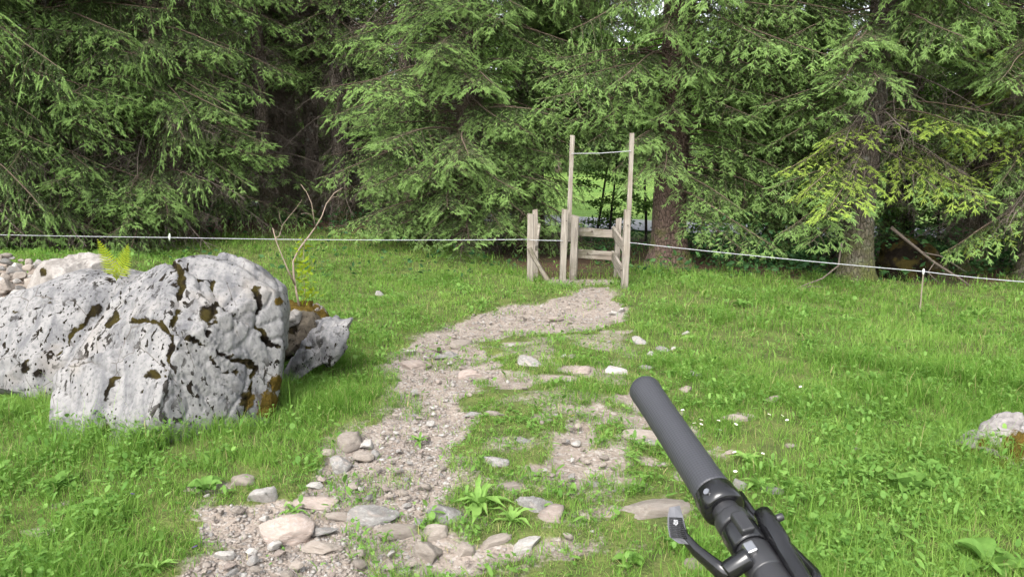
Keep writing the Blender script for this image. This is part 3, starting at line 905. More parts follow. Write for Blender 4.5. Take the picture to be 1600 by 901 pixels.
def gen_sapling(seed, h, r, nl, leaf, spread, z0=0.25):
    rng = np.random.default_rng(seed)
    V, F, nb = [], [], 0
    tr = curve((0, 0, -0.1), (0.02, 0.02, 1), h + 0.1, 10, 0, 0, rng, 0.05)
    tr[:, 0] += np.cumsum(rng.normal(0, 0.006 * h / 3, len(tr))); tr[:, 1] += np.cumsum(rng.normal(0, 0.006 * h / 3, len(tr)))
    v, f = tube_np(tr, r, r * 0.25, 7); V.append(v); F.append(f); nb = len(v)
    LP, LD = [], []
    nbr = int(9 * h / 3) + 6
    for k in range(nbr):
        q = z0 + (1 - z0) * (k + rng.random()) / nbr
        b = np.array([np.interp(q, np.linspace(0, 1, len(tr)), tr[:, i]) for i in range(3)])
        az = rng.uniform(0, 6.28); l = spread * (1 - 0.6 * q) * rng.uniform(0.6, 1.2)
        br = curve(b, (math.cos(az), math.sin(az), 0.5), l, 6, 0.5, 0.0, rng, 0.15)
        v, f = tube_np(br, r * 0.3, r * 0.06, 4); V.append(v); F.append(f + nb); nb += len(v)
        m = nl // nbr
        t = rng.uniform(0.2, 1.0, m) ** 0.8 * (len(br) - 1)
        i0 = np.minimum(t.astype(int), len(br) - 2); fr = (t - i0)[:, None]
        p = br[i0] * (1 - fr) + br[i0 + 1] * fr + rng.normal(0, 0.10 * spread, (m, 3)) * np.array([1, 1, 0.55])
        LP.append(p); dd = rng.normal(0, 1, (m, 3)); dd[:, 2] = -np.abs(dd[:, 2]) * 0.5; LD.append(dd)
    vt, ft = np.concatenate(V), np.concatenate(F)
    p, d = np.concatenate(LP), np.concatenate(LD)
    lv = leaf_quads(p, d, rng.uniform(0.7, 1.2, len(p)) * leaf, rng)
    return vt, ft, lv, np.repeat(rng.random(len(p)), 4)

def sapling_meshes(seed, h, r, nl, leaf, spread, z0, mat, bark):
    vt, ft, lv, ti = gen_sapling(seed, h, r, nl, leaf, spread, z0)
    return (tri_mesh('trunk', vt, ft, [bark], smooth_shade=True), tri_mesh('crown', lv, quads_to_tris(len(lv) // 4), [mat], tint=ti))

SAP = [sapling_meshes(300 + i, 4.2, 0.035 + 0.01 * (i % 2), 2600, 0.085, 0.95, 0.12, M_BROAD, M_BARK_DARK) for i in range(3)]
def broadleaf(x, y, variant, s, rz, label, cat, group, name='broadleaf_sapling', pool=None):
    root = empty(name, (x, y, gz(x, y)), rz); root.scale = (s, s, s)
    tag(root, label, cat, group)
    tm, cm = (pool or SAP)[variant]
    link('trunk', tm, root); link('crown', cm, root)
    return root
sap_px = [(934, 17.0, .95), (953, 16.2, .7), (1012, 16.4, 1.0), (1105, 15.0, .9), (1165, 14.6, 1.1), (1184, 15.6, 1.0), (1250, 15.0, 1.0), (1310, 13.6, 0.8), (1430, 13.6, 0.9), (1478, 13.0, .8), (1500, 14.5, 1.1), (1580, 12.6, 0.8)]
SAPL = ['dark thin sapling seen through the stile between its tall poles', 'smaller sapling just right of the one between the tall poles', 'sapling between the right tall pole and the thick reddish trunk',
        'sapling just right of the thick reddish trunk', 'taller sapling of a close pair in the understorey right of the reddish trunk', 'farther sapling of a close pair in the understorey right of the reddish trunk',
        'sapling in the understorey left of the mossy-footed trunk', 'short sapling close to the left side of the mossy-footed trunk', 'sapling right behind the mossy hummock', 'short sapling right of the mossy hummock',
        'tall sapling behind the fallen forked branch', 'short sapling in the shade near the right picture edge']
for i, (px, Y, s) in enumerate(sap_px):
    sap = broadleaf(X(px, Y), Y, i % 3, s, i * 1.7, SAPL[i], 'sapling', 'saplings in front of the lane'); sap.rotation_euler[0] = 0.10 * math.sin(i * 2.3); sap.rotation_euler[1] = 0.12 * math.sin(i * 3.7 + 1)

FAR = [sapling_meshes(320 + i, 11, 0.22, 5200, 0.42, 3.6, 0.16, M_FARLEAF, M_BARK) for i in range(3)]
fr = random.Random(8)
for i in range(52):
    a = -1.0 + 2.0 * (i + fr.random() * 0.8) / 52
    Y = fr.uniform(52, 85) 
    broadleaf(a * Y, Y, i % 3, fr.uniform(0.9, 1.5), fr.uniform(0, 6.28), 'leafy tree at the far side of the bright meadow beyond the lane', 'tree', 'trees across the far meadow', 'meadow_tree', FAR)


# ------------------------------------------------------------------ rocks
import bmesh
_ICO = {}
def ico(sub):
    if sub not in _ICO:
        bm = bmesh.new(); bmesh.ops.create_icosphere(bm, subdivisions=sub, radius=1.0)
        v = np.array([q.co[:] for q in bm.verts]); f = np.array([[q.index for q in p_.verts] for p_ in bm.faces]); bm.free()
        _ICO[sub] = (v / np.linalg.norm(v, axis=1, keepdims=True), f)
    return _ICO[sub]

def vert_normals(v, f):
    n = np.cross(v[f[:, 1]] - v[f[:, 0]], v[f[:, 2]] - v[f[:, 0]])
    out = np.zeros_like(v)
    for k in range(3): np.add.at(out, f[:, k], n)
    return out / (np.linalg.norm(out, axis=1, keepdims=True) + 1e-12)

def project(v):
    x, y, z = v[:, 0], v[:, 1], v[:, 2] - CAM_H
    dep = y * math.cos(PITCH) - z * math.sin(PITCH); up = y * math.sin(PITCH) + z * math.cos(PITCH)
    return 800 + FPX * x / dep, 450.5 - FPX * up / dep

def rock(poly, Y, front, back, shear, sub, seed, rough=1.0, facets=10, cracks=(), e1=0.62, e2=0.8, strat=None, planes=(), blocky=0.8):
    """a boulder with the given outline in the upright plane at distance Y, bulging towards and away from the camera"""
    rng = np.random.default_rng(seed)
    pw = np.array([at(px, py, Y)[:] for px, py in poly])[:, [0, 2]]
    lo, hi = pw.min(0), pw.max(0); c = (lo + hi) / 2
    th = np.linspace(-np.pi, np.pi, 721)
    rr = np.zeros(721)
    for i, a in enumerate(th):
        d = np.array([math.cos(a), math.sin(a)]); best = 0
        for k in range(len(pw)):
            p_, q = pw[k] - c, pw[(k + 1) % len(pw)] - c; e = q - p_
            den = d[0] * e[1] - d[1] * e[0]
            if abs(den) < 1e-9: continue
            t_ = (p_[0] * e[1] - p_[1] * e[0]) / den; u = (p_[0] * d[1] - p_[1] * d[0]) / den
            if t_ > 0 and -1e-6 <= u <= 1 + 1e-6: best = max(best, t_)
        rr[i] = best
    for _ in range(3): rr = (np.roll(rr, 1) + rr * 2 + np.roll(rr, -1)) / 4
    d, f = ico(sub)
    psi = np.arcsin(np.clip(d[:, 1], -1, 1))
    r = np.interp(np.arctan2(d[:, 2], d[:, 0]), th, rr) * np.cos(psi) ** e1
    hyp = np.hypot(d[:, 0], d[:, 2]) + 1e-9
    dep = np.sign(psi) * np.abs(np.sin(psi)) ** e2
    v = np.stack([c[0] + d[:, 0] / hyp * r, Y + np.where(dep < 0, front, back) * dep, c[1] + d[:, 2] / hyp * r], 1)
    v[:, 1] += shear * (v[:, 2] - c[1])
    C = np.array([c[0], Y, c[1]]); size = (hi - lo).mean()
    for (pn, pl) in planes:                       # the broad split faces
        n = np.array(pn, float); n /= np.linalg.norm(n); s_ = (v - C) @ n; v -= n * np.maximum(s_ - s_.max() * pl, 0)[:, None]
    for k in range(facets):                       # smaller split-off planes
        n = rng.normal(size=3) * np.array([0.75, 1, 0.6]); n[1] = -abs(n[1]) - 0.45; n /= np.linalg.norm(n)
        s_ = (v - C) @ n; lim = s_.max() * rng.uniform(0.78, 0.94)
        over = np.maximum(s_ - lim, 0); v -= n * (over * 0.96)[:, None]
    nrm = vert_normals(v, f)
    for _ in range(8 if sub >= 5 else 2):          # even out the directions where split faces meet
        fm = nrm[f].sum(1); acc = np.zeros_like(nrm)
        for k in range(3): np.add.at(acc, f[:, k], fm)
        nrm = acc / (np.linalg.norm(acc, axis=1, keepdims=True) + 1e-12)
    q = v / size
    ncell = 48 if sub >= 6 else 16
    cs = C + rng.uniform(-0.62, 0.62, (ncell, 3)) * np.array([hi[0] - lo[0], front + back, hi[1] - lo[1]])
    rotm = np.array([[math.cos(0.62), 0, math.sin(0.62)], [0, 1, 0], [-math.sin(0.62), 0, math.cos(0.62)]])
    wob = np.stack([fbm(q[:, 0] * 5, q[:, 1] * 5, q[:, 2] * 5, 3, seed + k_) - 0.5 for k_ in (61, 62, 63)], 1) * 0.13 * size
    vv = (v + wob) @ rotm.T * np.array([1.0, 1.2, 0.62]); cc = cs @ rotm.T * np.array([1.0, 1.2, 0.62])
    d1 = np.full(len(v), 1e9); d2 = np.full(len(v), 1e9); own = np.zeros(len(v), int)
    for k in range(ncell):
        dk = np.linalg.norm(vv - cc[k], axis=1)
        n1 = dk < d1
        d2 = np.where(n1, d1, np.minimum(d2, dk)); own = np.where(n1, k, own); d1 = np.where(n1, dk, d1)
    offc = rng.uniform(-0.030, 0.030, ncell) * size; grad = rng.normal(0, 0.15, (ncell, 3))
    blk = offc[own] + np.einsum('ij,ij->i', grad[own], v - cs[own])
    seam = np.exp(-((d2 - d1) / (0.010 * size)) ** 2)
    disp = (fbm(q[:, 0] * 3, q[:, 1] * 3, q[:, 2] * 3, 4, seed) - 0.5) * 0.022 * size
    st = strat or (0.8, 0.2, 0.6)
    s1 = q @ np.array(st); s2 = q @ np.array((st[1], 0.5, -st[0])); s3 = q[:, 1]
    ridg = np.abs(fbm(s1 * 10, s2 * 2.0, s3 * 4, 4, seed + 7) - 0.5) * 2
    disp += (ridg - 0.3) * 0.013 * size * rough
    disp += (fbm(q[:, 0] * 22, q[:, 1] * 22, q[:, 2] * 22, 3, seed + 3) - 0.5) * 0.011 * size * rough
    step = fbm(s1 * 5 + 3, s2 * 4, s3 * 4, 2, seed + 9) * 7
    disp += (np.abs(step - np.round(step)) < 0.09) * -0.010 * size * rough
    disp += (np.clip(blk, -0.06 * size, 0.06 * size) * blocky - seam * 0.010 * size) * rough
    moss = seam * 0.42 * smooth(0.4, 0.6, fbm(q[:, 0] * 3, q[:, 1] * 3, q[:, 2] * 3, 2, seed + 80))
    if cracks:
        px, py = project(v)
        px2 = px + (fbm(px / 14, py / 14, octv=3, seed=seed) - 0.5) * 16; py2 = py + (fbm(px / 14 + 50, py / 14, octv=3, seed=seed) - 0.5) * 16
        fr_ = (d[:, 1] < 0.25)
        for (pts, w, depth, ms) in cracks:
            dist = segdist(pts, px2, py2, False)
            kk = np.exp(-(dist / (w * 0.8)) ** 2) * fr_
            disp -= kk * depth
            br = smooth(0.35, 0.6, fbm(px / 20, py / 20, octv=3, seed=seed + 5))
            moss = np.maximum(moss, np.exp(-(dist / (w * (0.55 + 1.3 * br))) ** 2) * fr_ * ms * (0.62 + 0.38 * br))
    v = v + nrm * disp[:, None]
    return v, f, moss

def mat_boulder(name, lightc, darkc, moss_amt=0.5, orange=0.0, spots=1.0, streak=(0.9, 0.2, -0.6)):
    t = NT(name)
    p = t.coord(); m = t.attr('moss')
    rot = (0.0, R(38), 0.0)
    st = t.noise(t.mapping(p, (7, 3, 1.1), rot), 1.5, 6, 0.62, dist=0.4)
    n = t.noise(p, 3.2, 7, 0.62)
    fine_ = t.noise(p, 42, 5, 0.7)
    c = t.mix(t.range(st, 0.34, 0.62), darkc, lightc)
    c = t.mix(t.range(n, 0.45, 0.72, 0, 0.6), c, tuple(min(1, x * 1.25) for x in lightc))
    c = t.mix(t.range(fine_, 0.3, 0.55, 0.55, 0), c, tuple(x * 0.55 for x in darkc))
    c = t.mix(t.range(t.noise(p, 1.8, 4, 0.6), 0.55, 0.68, 0, 0.35), c, (0.25, 0.215, 0.175))
    # hairline joints
    vr = t.voro(t.mapping(p, (2.6, 2, 1.7), (0, R(38), 0.3)), 1.4, 'DISTANCE_TO_EDGE')
    c = t.mix(t.math('MULTIPLY', t.range(vr, 0.0, 0.012, 0.8, 0), t.range(t.noise(p, 3.0, 2), 0.45, 0.55)), c, (0.07, 0.06, 0.05))
    # dark crustose lichen: elongated blots, grouped
    sv = t.noise(t.mapping(p, (25, 20, 13), rot), 1.0, 4, 0.55, dist=0.5)
    grp = t.range(t.noise(t.mapping(p, (1, 1, 1), rot), 2.1, 3, 0.5), 0.45, 0.62)
    sp = t.math('MULTIPLY', t.range(sv, 0.565, 0.595), grp)
    sv2 = t.voro(t.mapping(p, (34, 28, 22), rot), 1.0)
    sp2 = t.math('MULTIPLY', t.range(sv2, 0.24, 0.17), t.range(t.noise(p, 2.9, 2, 0.5), 0.46, 0.56))
    sp = t.math('MULTIPLY', t.math('MAXIMUM', sp, sp2), spots)
    c = t.mix(sp, c, t.mix(fine_, (0.006, 0.005, 0.004), (0.022, 0.017, 0.012)))
    mk = t.range(t.math('ADD', m, t.math('MULTIPLY', t.math('SUBTRACT', t.noise(p, 24, 4, 0.65), 0.5), 0.9)), 0.42, 0.62)
    mc = t.mix(t.range(t.noise(p, 6, 3), 0.42, 0.6), (0.009, 0.007, 0.005), (0.034, 0.027, 0.008))
    if orange: mc = t.mix(t.range(t.noise(p, 5, 3), 0.5 - orange * 0.2, 0.6), mc, (0.17, 0.10, 0.016))
    mc = t.mix(t.range(t.attr('gold'), 0.2, 0.6), mc, t.mix(t.noise(p, 40, 3), (0.035, 0.026, 0.007), (0.125, 0.082, 0.016)))
    c = t.mix(mk, c, mc)
    t.col(c); t.set(Roughness=0.95); t.b.inputs['Specular IOR Level'].default_value = 0.06
    h = t.math('ADD', t.math('MULTIPLY', fine_, 0.6), t.math('ADD', t.math('MULTIPLY', st, 0.8), t.math('MULTIPLY', mk, t.noise(p, 90, 3, 0.7))))
    t.bump(h, 0.75, 0.012)
    return t.m

M_BOULDER = mat_boulder('limestone_lichen', (0.222, 0.216, 0.212), (0.108, 0.108, 0.114))
M_BOULDER_W = mat_boulder('limestone_white', (0.29, 0.27, 0.25), (0.20, 0.182, 0.165), spots=0.1)
M_BOULDER_D = mat_boulder('limestone_dark', (0.10, 0.085, 0.065), (0.06, 0.05, 0.038), spots=0.8, orange=0.3)
M_BOULDER_O = mat_boulder('limestone_orange_moss', (0.28, 0.26, 0.25), (0.19, 0.175, 0.17), spots=0.2, orange=1.0)

def boulder(label, mat, moss_at=(), **k):
    v, f, moss = rock(**k)
    gold = np.zeros(len(v))
    for ma in moss_at:
        px, py, r_ = ma[:3]
        a, b = project(v); r_ = r_ * (0.45 + 1.25 * fbm(v[:, 0] * 16, v[:, 1] * 16, v[:, 2] * 16, 3, 91))
        if len(ma) > 3: gold = np.maximum(gold, np.exp(-((a - px) ** 2 + (b - py) ** 2) / (r_ * 1.3) ** 2))
        moss = np.maximum(moss, np.exp(-((a - px) ** 2 + (b - py) ** 2) / r_ ** 2))
    c = np.array([v[:, 0].mean(), v[:, 1].mean(), v[:, 2].min()])
    o = link('boulder', tri_mesh('boulder', v - c, f, [mat], smooth_shade=True, moss=moss, gold=gold), loc=tuple(c))
    return tag(o, label, 'rock')

boulder('largest boulder, pale grey with black lichen spots and mossy cracks, left of the path', M_BOULDER,
        moss_at=[(425, 635, 26, 1), (432, 600, 14, 1), (436, 470, 8, 1), (165, 670, 10), (240, 583, 9), (385, 625, 14), (325, 490, 16)],
        poly=[(52,590),(80,545),(135,482),(180,440),(225,413),(258,405),(295,408),(335,418),(365,432),(390,450),(412,464),(424,500),(428,560),(427,620),(424,700),(375,760),(300,790),(225,800),(160,785),(110,730),(70,650)],
        Y=4.20, front=0.52, back=0.6, shear=0.40, sub=7, seed=4, facets=7, blocky=0.36, rough=0.75, planes=[((-0.30, -0.85, 0.50), 0.66), ((0.72, -0.62, 0.22), 0.74), ((-0.80, -0.30, 0.62), 0.80), ((0.25, -0.55, 0.80), 0.82), ((0.1, -1.0, 0.05), 0.80)],
        cracks=[([(262,405),(283,425),(280,460),(272,500),(265,545),(255,580)], 4.0, 0.030, 0.95), ([(205,500),(250,505),(275,518),(320,540),(365,560),(400,575)], 3.6, 0.026, 0.9),
                ([(330,440),(340,480),(325,520)], 4.5, 0.018, 0.9), ([(345,475),(400,515),(430,545)], 3.2, 0.020, 0.8), ([(400,450),(408,480),(398,505),(420,540)], 4.0, 0.022, 1.0),
                ([(225,585),(262,590),(285,605)], 3.4, 0.022, 0.9), ([(160,480),(130,500),(110,540)], 4, 0.03, 0.95), ([(180,490),(165,505)], 4, 0.012, 1.0), ([(225,590),(208,625)], 2.6, 0.014, 0.8),
                ([(395,575),(390,625),(380,650)], 3.0, 0.014, 0.8), ([(175,590),(165,625)], 2.6, 0.010, 0.9), ([(290,415),(330,440),(345,475)], 2.4, 0.012, 0.7), ([(330,560),(350,585),(365,583)], 4, 0.012, 0.9), ([(310,600),(320,640)], 2.0, 0.010, 0.4)])
boulder('long smooth grey boulder at the left picture edge, leaning against the largest boulder', M_BOULDER,
        moss_at=[(38, 572, 11), (58, 582, 9), (150, 487, 10), (115, 515, 9), (170, 437, 7)],
        poly=[(-190,505),(-110,492),(-50,485),(0,473),(40,452),(90,434),(130,428),(165,431),(235,440),(235,540),(170,600),(110,610),(60,600),(0,590),(-80,590),(-190,590)],
        Y=4.95, front=0.42, back=0.5, shear=0.55, sub=6, seed=9, facets=5, rough=0.7, blocky=0.4, planes=[((-0.15, -0.75, 0.65), 0.66), ((-0.6, -0.5, 0.6), 0.78)], cracks=[([(60,480),(85,470),(110,472)], 2.6, 0.012, 0.8), ([(20,490),(45,500)], 2.4, 0.008, 0.7), ([(150,480),(115,520),(90,560)], 3.5, 0.02, 0.9)])
boulder('creamy white boulder behind the fern, next to the rubble heap', M_BOULDER_W, moss_at=[(68, 425, 7)],
        poly=[(52,455),(62,425),(78,406),(100,401),(128,405),(150,416),(168,430),(178,446),(120,470),(70,470)], Y=5.75, front=0.25, back=0.4, shear=0.3, sub=5, seed=13, facets=7, rough=1.4, planes=[((-0.4, -0.8, 0.45), 0.68), ((0.6, -0.6, 0.5), 0.7), ((0, -0.4, 0.9), 0.75)])
boulder('small pale pitted boulder right of the largest one, pointed upper corner', M_BOULDER,
        poly=[(445,588),(456,566),(472,545),(488,522),(500,508),(520,504),(546,501),(541,520),(536,545),(522,560),(495,572),(468,592)], Y=5.15, front=0.22, back=0.3, shear=0.25, sub=5, seed=15, facets=9, rough=1.4, planes=[((-0.4, -0.8, 0.45), 0.68), ((0.6, -0.6, 0.5), 0.7), ((0, -0.4, 0.9), 0.75)],
        cracks=[([(470,545),(500,535),(520,520)], 2.5, 0.015, 0.7)])
boulder('dark brown mossy rock wedged between two pale boulders', M_BOULDER_D, moss_at=[(455, 512, 12)],
        poly=[(434,562),(436,520),(446,503),(462,494),(480,497),(497,515),(490,535),(470,548),(450,566)], Y=5.35, front=0.2, back=0.3, shear=0.3, sub=5, seed=17, facets=9, rough=1.4, planes=[((-0.4, -0.8, 0.45), 0.68), ((0.6, -0.6, 0.5), 0.7), ((0, -0.4, 0.9), 0.75)])
boulder('mossy orange-brown rock at the foot of the bare shrub', M_BOULDER_O, moss_at=[(470, 480, 26, 1), (500, 500, 20, 1), (455, 480, 15)],
        poly=[(432,500),(440,480),(460,472),(485,478),(500,492),(512,515),(480,525),(440,525)], Y=5.75, front=0.2, back=0.3, shear=0.2, sub=5, seed=19, facets=6, rough=1.9)
boulder('little white angular rock above the dark mossy rock', M_BOULDER_W, poly=[(440,508),(444,492),(455,486),(466,490),(468,504),(455,512)], Y=5.3, front=0.1, back=0.12, shear=0.1, sub=4, seed=21, facets=6, rough=1.9)
boulder('flat grey slab behind the small pale boulder', M_BOULDER, poly=[(482,512),(488,503),(505,500),(520,497),(528,503),(515,512),(495,518)], Y=5.5, front=0.12, back=0.2, shear=0.2, sub=4, seed=23, facets=6, rough=1.9)
boulder('pale boulder overgrown with orange moss at the right picture edge', M_BOULDER_O, moss_at=[(1508, 722, 34, 1), (1590, 700, 30, 1), (1550, 742, 46, 1), (1535, 690, 10), (1625, 700, 40, 1)],
        poly=[(1440,810),(1466,745),(1500,712),(1540,688),(1590,668),(1660,654),(1750,680),(1790,770),(1700,830),(1570,820)], Y=3.6, front=0.25, back=0.25, shear=0.15, sub=6, seed=25, facets=8, rough=1.5,
        cracks=[([(1545,700),(1570,688),(1580,700)], 5, 0.015, 1.0)])

# ---- loose stones
def stone_mesh(seed, mat, sub=3, flatq=0.0):
    rng = np.random.default_rng(seed)
    d, f = ico(sub)
    ex = rng.uniform(0.55, 0.85)
    v = np.sign(d) * np.abs(d) ** ex
    for k in range(11):
        n = rng.normal(size=3); n /= np.linalg.norm(n); s_ = v @ n; lim = s_.max() * rng.uniform(0.46, 0.80)
        v -= n * (np.maximum(s_ - lim, 0) * 0.95)[:, None]
    nr = vert_normals(v, f)
    v += nr * ((fbm(v[:, 0] * 1.7 + seed, v[:, 1] * 1.7, v[:, 2] * 1.7, 3, seed) - 0.5) * 0.26 + (fbm(v[:, 0] * 6, v[:, 1] * 6 + seed, v[:, 2] * 6, 3, seed) - 0.5) * 0.13)[:, None]
    lo, hi = v.min(0), v.max(0)
    v = (v - (lo + hi) / 2) / (hi - lo)
    me = tri_mesh('stone', v, f, [mat], smooth_shade=False)
    return me
SMATS = {'tan': M_ST_TAN, 'grey': M_ST_GREY, 'pale': M_ST_PALE, 'pink': M_ST_PINK, 'dark': M_ST_DARK}
SMESH = {k: [stone_mesh(500 + 17 * i + 3 * j, m, 4 if j < 2 else 3) for j in range(4)] for i, (k, m) in enumerate(SMATS.items())}
SR = random.Random(77)
PLACED = []
def stone(px, py, w, hr, col, label, rot=None, dr=0.95, sink=0.52, group=None, lift=0.0, variant=None):
    """px, py: middle of the visible stone in the photograph, w: its width there, hr: height/width"""
    x, y, z = on_ground(px, py + w * hr * 0.25)
    dist = math.hypot(y, CAM_H - z)
    W = w / FPX * dist
    dr = min(1.0, max(0.42, hr * 1.5)); hr = hr * 1.05
    if w > 45 and group is None: sink = 0.60
    o = link('stone', SMESH[col][variant if variant is not None else SR.randrange(4)])
    o.location = (x, y + W * dr * 0.15, z + lift + W * hr * (0.5 - sink))
    o.rotation_euler = (SR.uniform(-.15, .15), SR.uniform(-.15, .15), rot if rot is not None else SR.uniform(-0.5, 0.5))
    o.scale = (W, W * dr, W * hr)
    tag(o, label, 'stone', group)
    PLACED.append((x, y, W * 0.5))
    return o

HERO = [
 (545,688,42,0.72,'tan','rounded tan stone, biggest of the cluster at the left path edge below the boulder'),
 (574,692,22,0.7,'pale','small pale greenish stone beside the rounded tan stone'),
 (531,722,36,0.65,'grey','grey-green stone in front of the rounded tan stone'),
 (566,711,34,0.4,'tan','flat tan stone between the cluster and the gravel path'),
 (586,707,14,0.8,'grey','little grey stone touching the cluster at the path edge'),
 (510,706,22,0.5,'tan','small brown stone half hidden in grass left of the stone cluster'),
 (410,772,36,0.85,'pale','pale upright stone in the grass left of the path, bluish face'),
 (376,748,44,0.45,'tan','low tan stone sunk in the grass below the largest boulder'),
 (490,757,30,0.35,'pale','pale flat stone on the left rim of the gravel'),
 (449,822,82,0.62,'pink','rough pinkish boulder set in the lower left of the path'),
 (530,804,44,0.22,'tan','thin flat slate lying against the domed grey rock'),
 (506,828,40,0.25,'grey','dark grey thin slate beside the rough pinkish boulder'),
 (582,800,80,0.42,'grey','domed smooth grey rock bedded in the path'),
 (490,781,84,0.22,'pink','long low slab behind the rough pinkish boulder'),
 (428,850,22,0.5,'pale','white pebble at the foot of the rough pinkish boulder'),
 (350,866,26,0.6,'pale','white broken stone at the bottom left rim of the path'),
 (391,860,18,0.5,'pale','white pebble among gravel, second from the lower left rim'),
 (622,828,66,0.25,'tan','flat bedded slab in front of the striped grey stone'),
 (505,852,70,0.22,'tan','low flat slab bedded in gravel below the thin slates'),
 (699,800,56,0.66,'grey','striped grey stone beside the big dock plant'),
 (680,831,40,0.5,'tan','small tan stone, upper of the two near the bottom of the path'),
 (667,856,48,0.72,'tan','tan lump, lower of the two near the bottom of the path'),
 (835,786,62,0.5,'grey','grey half of the stone pair in the middle of the worn grass'),
 (856,798,60,0.58,'pink','pinkish half of the stone pair in the middle of the worn grass'),
 (822,849,54,0.35,'pale','long pale stone near the bottom between grass tufts'),
 (770,843,60,0.2,'tan','low sandy slab left of the long pale stone'),
 (725,855,30,0.6,'tan','narrow tan stone standing near the tan lump'),
 (776,720,38,0.55,'grey','angular grey stone alone on the worn grass'),
 (771,645,40,0.32,'tan','flat brownish stone where the worn grass meets the path'),
 (740,645,30,0.3,'grey','flat grey stone on the inner path edge next to the brownish one'),
 (825,562,58,0.42,'grey','grey pointed stone in the grass inside the bend'),
 (740,580,54,0.36,'pink','wide flat pinkish stone in the bend of the path'),
 (650,567,50,0.42,'pink','pale orange-white stone at the outer bend of the path'),
 (641,548,18,0.45,'pale','bright white pebble above the orange-white stone'),
 (688,555,24,0.4,'grey','dark split flake in the outer bend'),
 (705,553,22,0.6,'grey','bluish upright stone in the outer bend'),
 (722,536,44,0.3,'tan','low stone ledge in the far part of the bend'),
 (880,556,13,0.7,'pale','small pale stone, left of a close pair past the bend'),
 (895,556,16,0.6,'tan','small tan stone, right of a close pair past the bend'),
 (908,576,38,0.42,'pink','slanted pinkish stone right of the worn grass'),
 (963,577,36,0.6,'pale','chunky pale stone in the grass right of the bend'),
 (1000,531,28,0.55,'grey','grey rough stone in the grass towards the stile'),
 (1018,552,14,0.8,'pale','small white stone below the grey rough one'),
 (1037,545,26,0.42,'grey','flat grey stone right of the small white one'),
 (1053,544,12,0.6,'pale','tiny white stone right of the flat grey one'),
 (1088,584,28,0.4,'grey','grey flat stone in the grass beyond the grip'),
 (1070,606,24,0.6,'pink','pinkish stone just right of the grip end'),
 (1072,520,14,0.6,'pale','pale round stone in the far right grass'),
 (1010,573,26,0.35,'grey','low grey stone above the grip end'),
 (1026,791,140,0.24,'tan','long pale slab behind the shift lever'),
 (1005,678,70,0.2,'tan','low tan ledge left of the middle of the grip'),
 (1018,690,24,0.6,'grey','grey stone against the grip left side'),
 (1205,623,34,0.35,'pink','flat pinkish stone in the right meadow'),
 (1150,652,46,0.4,'pink','pinkish bedded stone right of the grip'),
 (1140,705,18,0.5,'pink','small pinkish stone right of the grip near the daisies'),
 (1160,757,22,1.1,'grey','upright grey stone right of the grip collar'),
 (1210,765,36,0.4,'grey','smooth grey stone low in the grass right of the brake lever'),
 (1416,538,22,0.35,'pale','white stone far out in the right meadow'),
 (815,497,20,0.5,'dark','dark brown stone lying on the far path'),
 (868,497,34,0.2,'pink','flat slab on the far path right of the dark stone'),
 (962,487,20,0.35,'pale','pale stone at the path edge before the stile'),
 (972,483,12,0.6,'pale','tiny white stone beside the path before the stile'),
 (591,458,18,0.7,'grey','grey stone alone in the lawn left of the far path'),
 (820,688,34,0.3,'grey','low grey stone in the centre of the worn grass'),
 (800,757,46,0.3,'tan','low tan stone left of the bare strip'),
 (893,668,14,0.5,'tan','small tan stone on the bare strip'),
 (915,805,18,0.5,'tan','small tan stone right of the stone pair'),
 (930,755,20,0.5,'grey','small grey stone right of the bare strip'),
 (1090,880,46,0.45,'pink','pinkish stone at the bottom behind the lever arm'),
 (655,815,26,0.4,'grey','grey flat stone left of the striped one'),
 (1335,700,20,0.4,'pale','pale stone hidden in the right meadow grass'),
]
for h in HERO: stone(*h)

# rubble heap at the left, behind the long boulder
RUB = random.Random(31)
rub_pts = []
for i in range(900):
    px = RUB.uniform(-60, 215); py = RUB.uniform(394, 470)
    top = np.interp(px, [-60, 0, 60, 130, 215], [392, 397, 408, 420, 436])
    if py < top: continue
    w = RUB.uniform(9, 24) * (0.7 + (py - 390) / 110)
    if any(math.hypot((px - a) * 1.0, (py - b) * 1.6) < (w + c_) * 0.36 for a, b, c_ in rub_pts): continue
    rub_pts.append((px, py, w))
    if len(rub_pts) >= 130: break
for (px, py, w) in rub_pts:
    Y = np.interp(py, [394, 430, 470], [7.6, 6.4, 5.6])
    p_ = at(px, py, Y); W = w / FPX * Y
    me = SMESH[RUB.choice(['tan', 'tan', 'pink', 'grey', 'pale', 'pink'])][RUB.randrange(4)]
    o = link('stone', me, loc=p_, rot=(RUB.uniform(-.5, .5), RUB.uniform(-.5, .5), RUB.uniform(0, 6.28)), scale=(W * 1.1, W * RUB.uniform(0.8, 1.2), W * RUB.uniform(0.6, 0.9)))
    tag(o, 'broken stone in the pinkish-grey rubble heap at the left picture edge', 'stone', 'stones of the rubble heap')
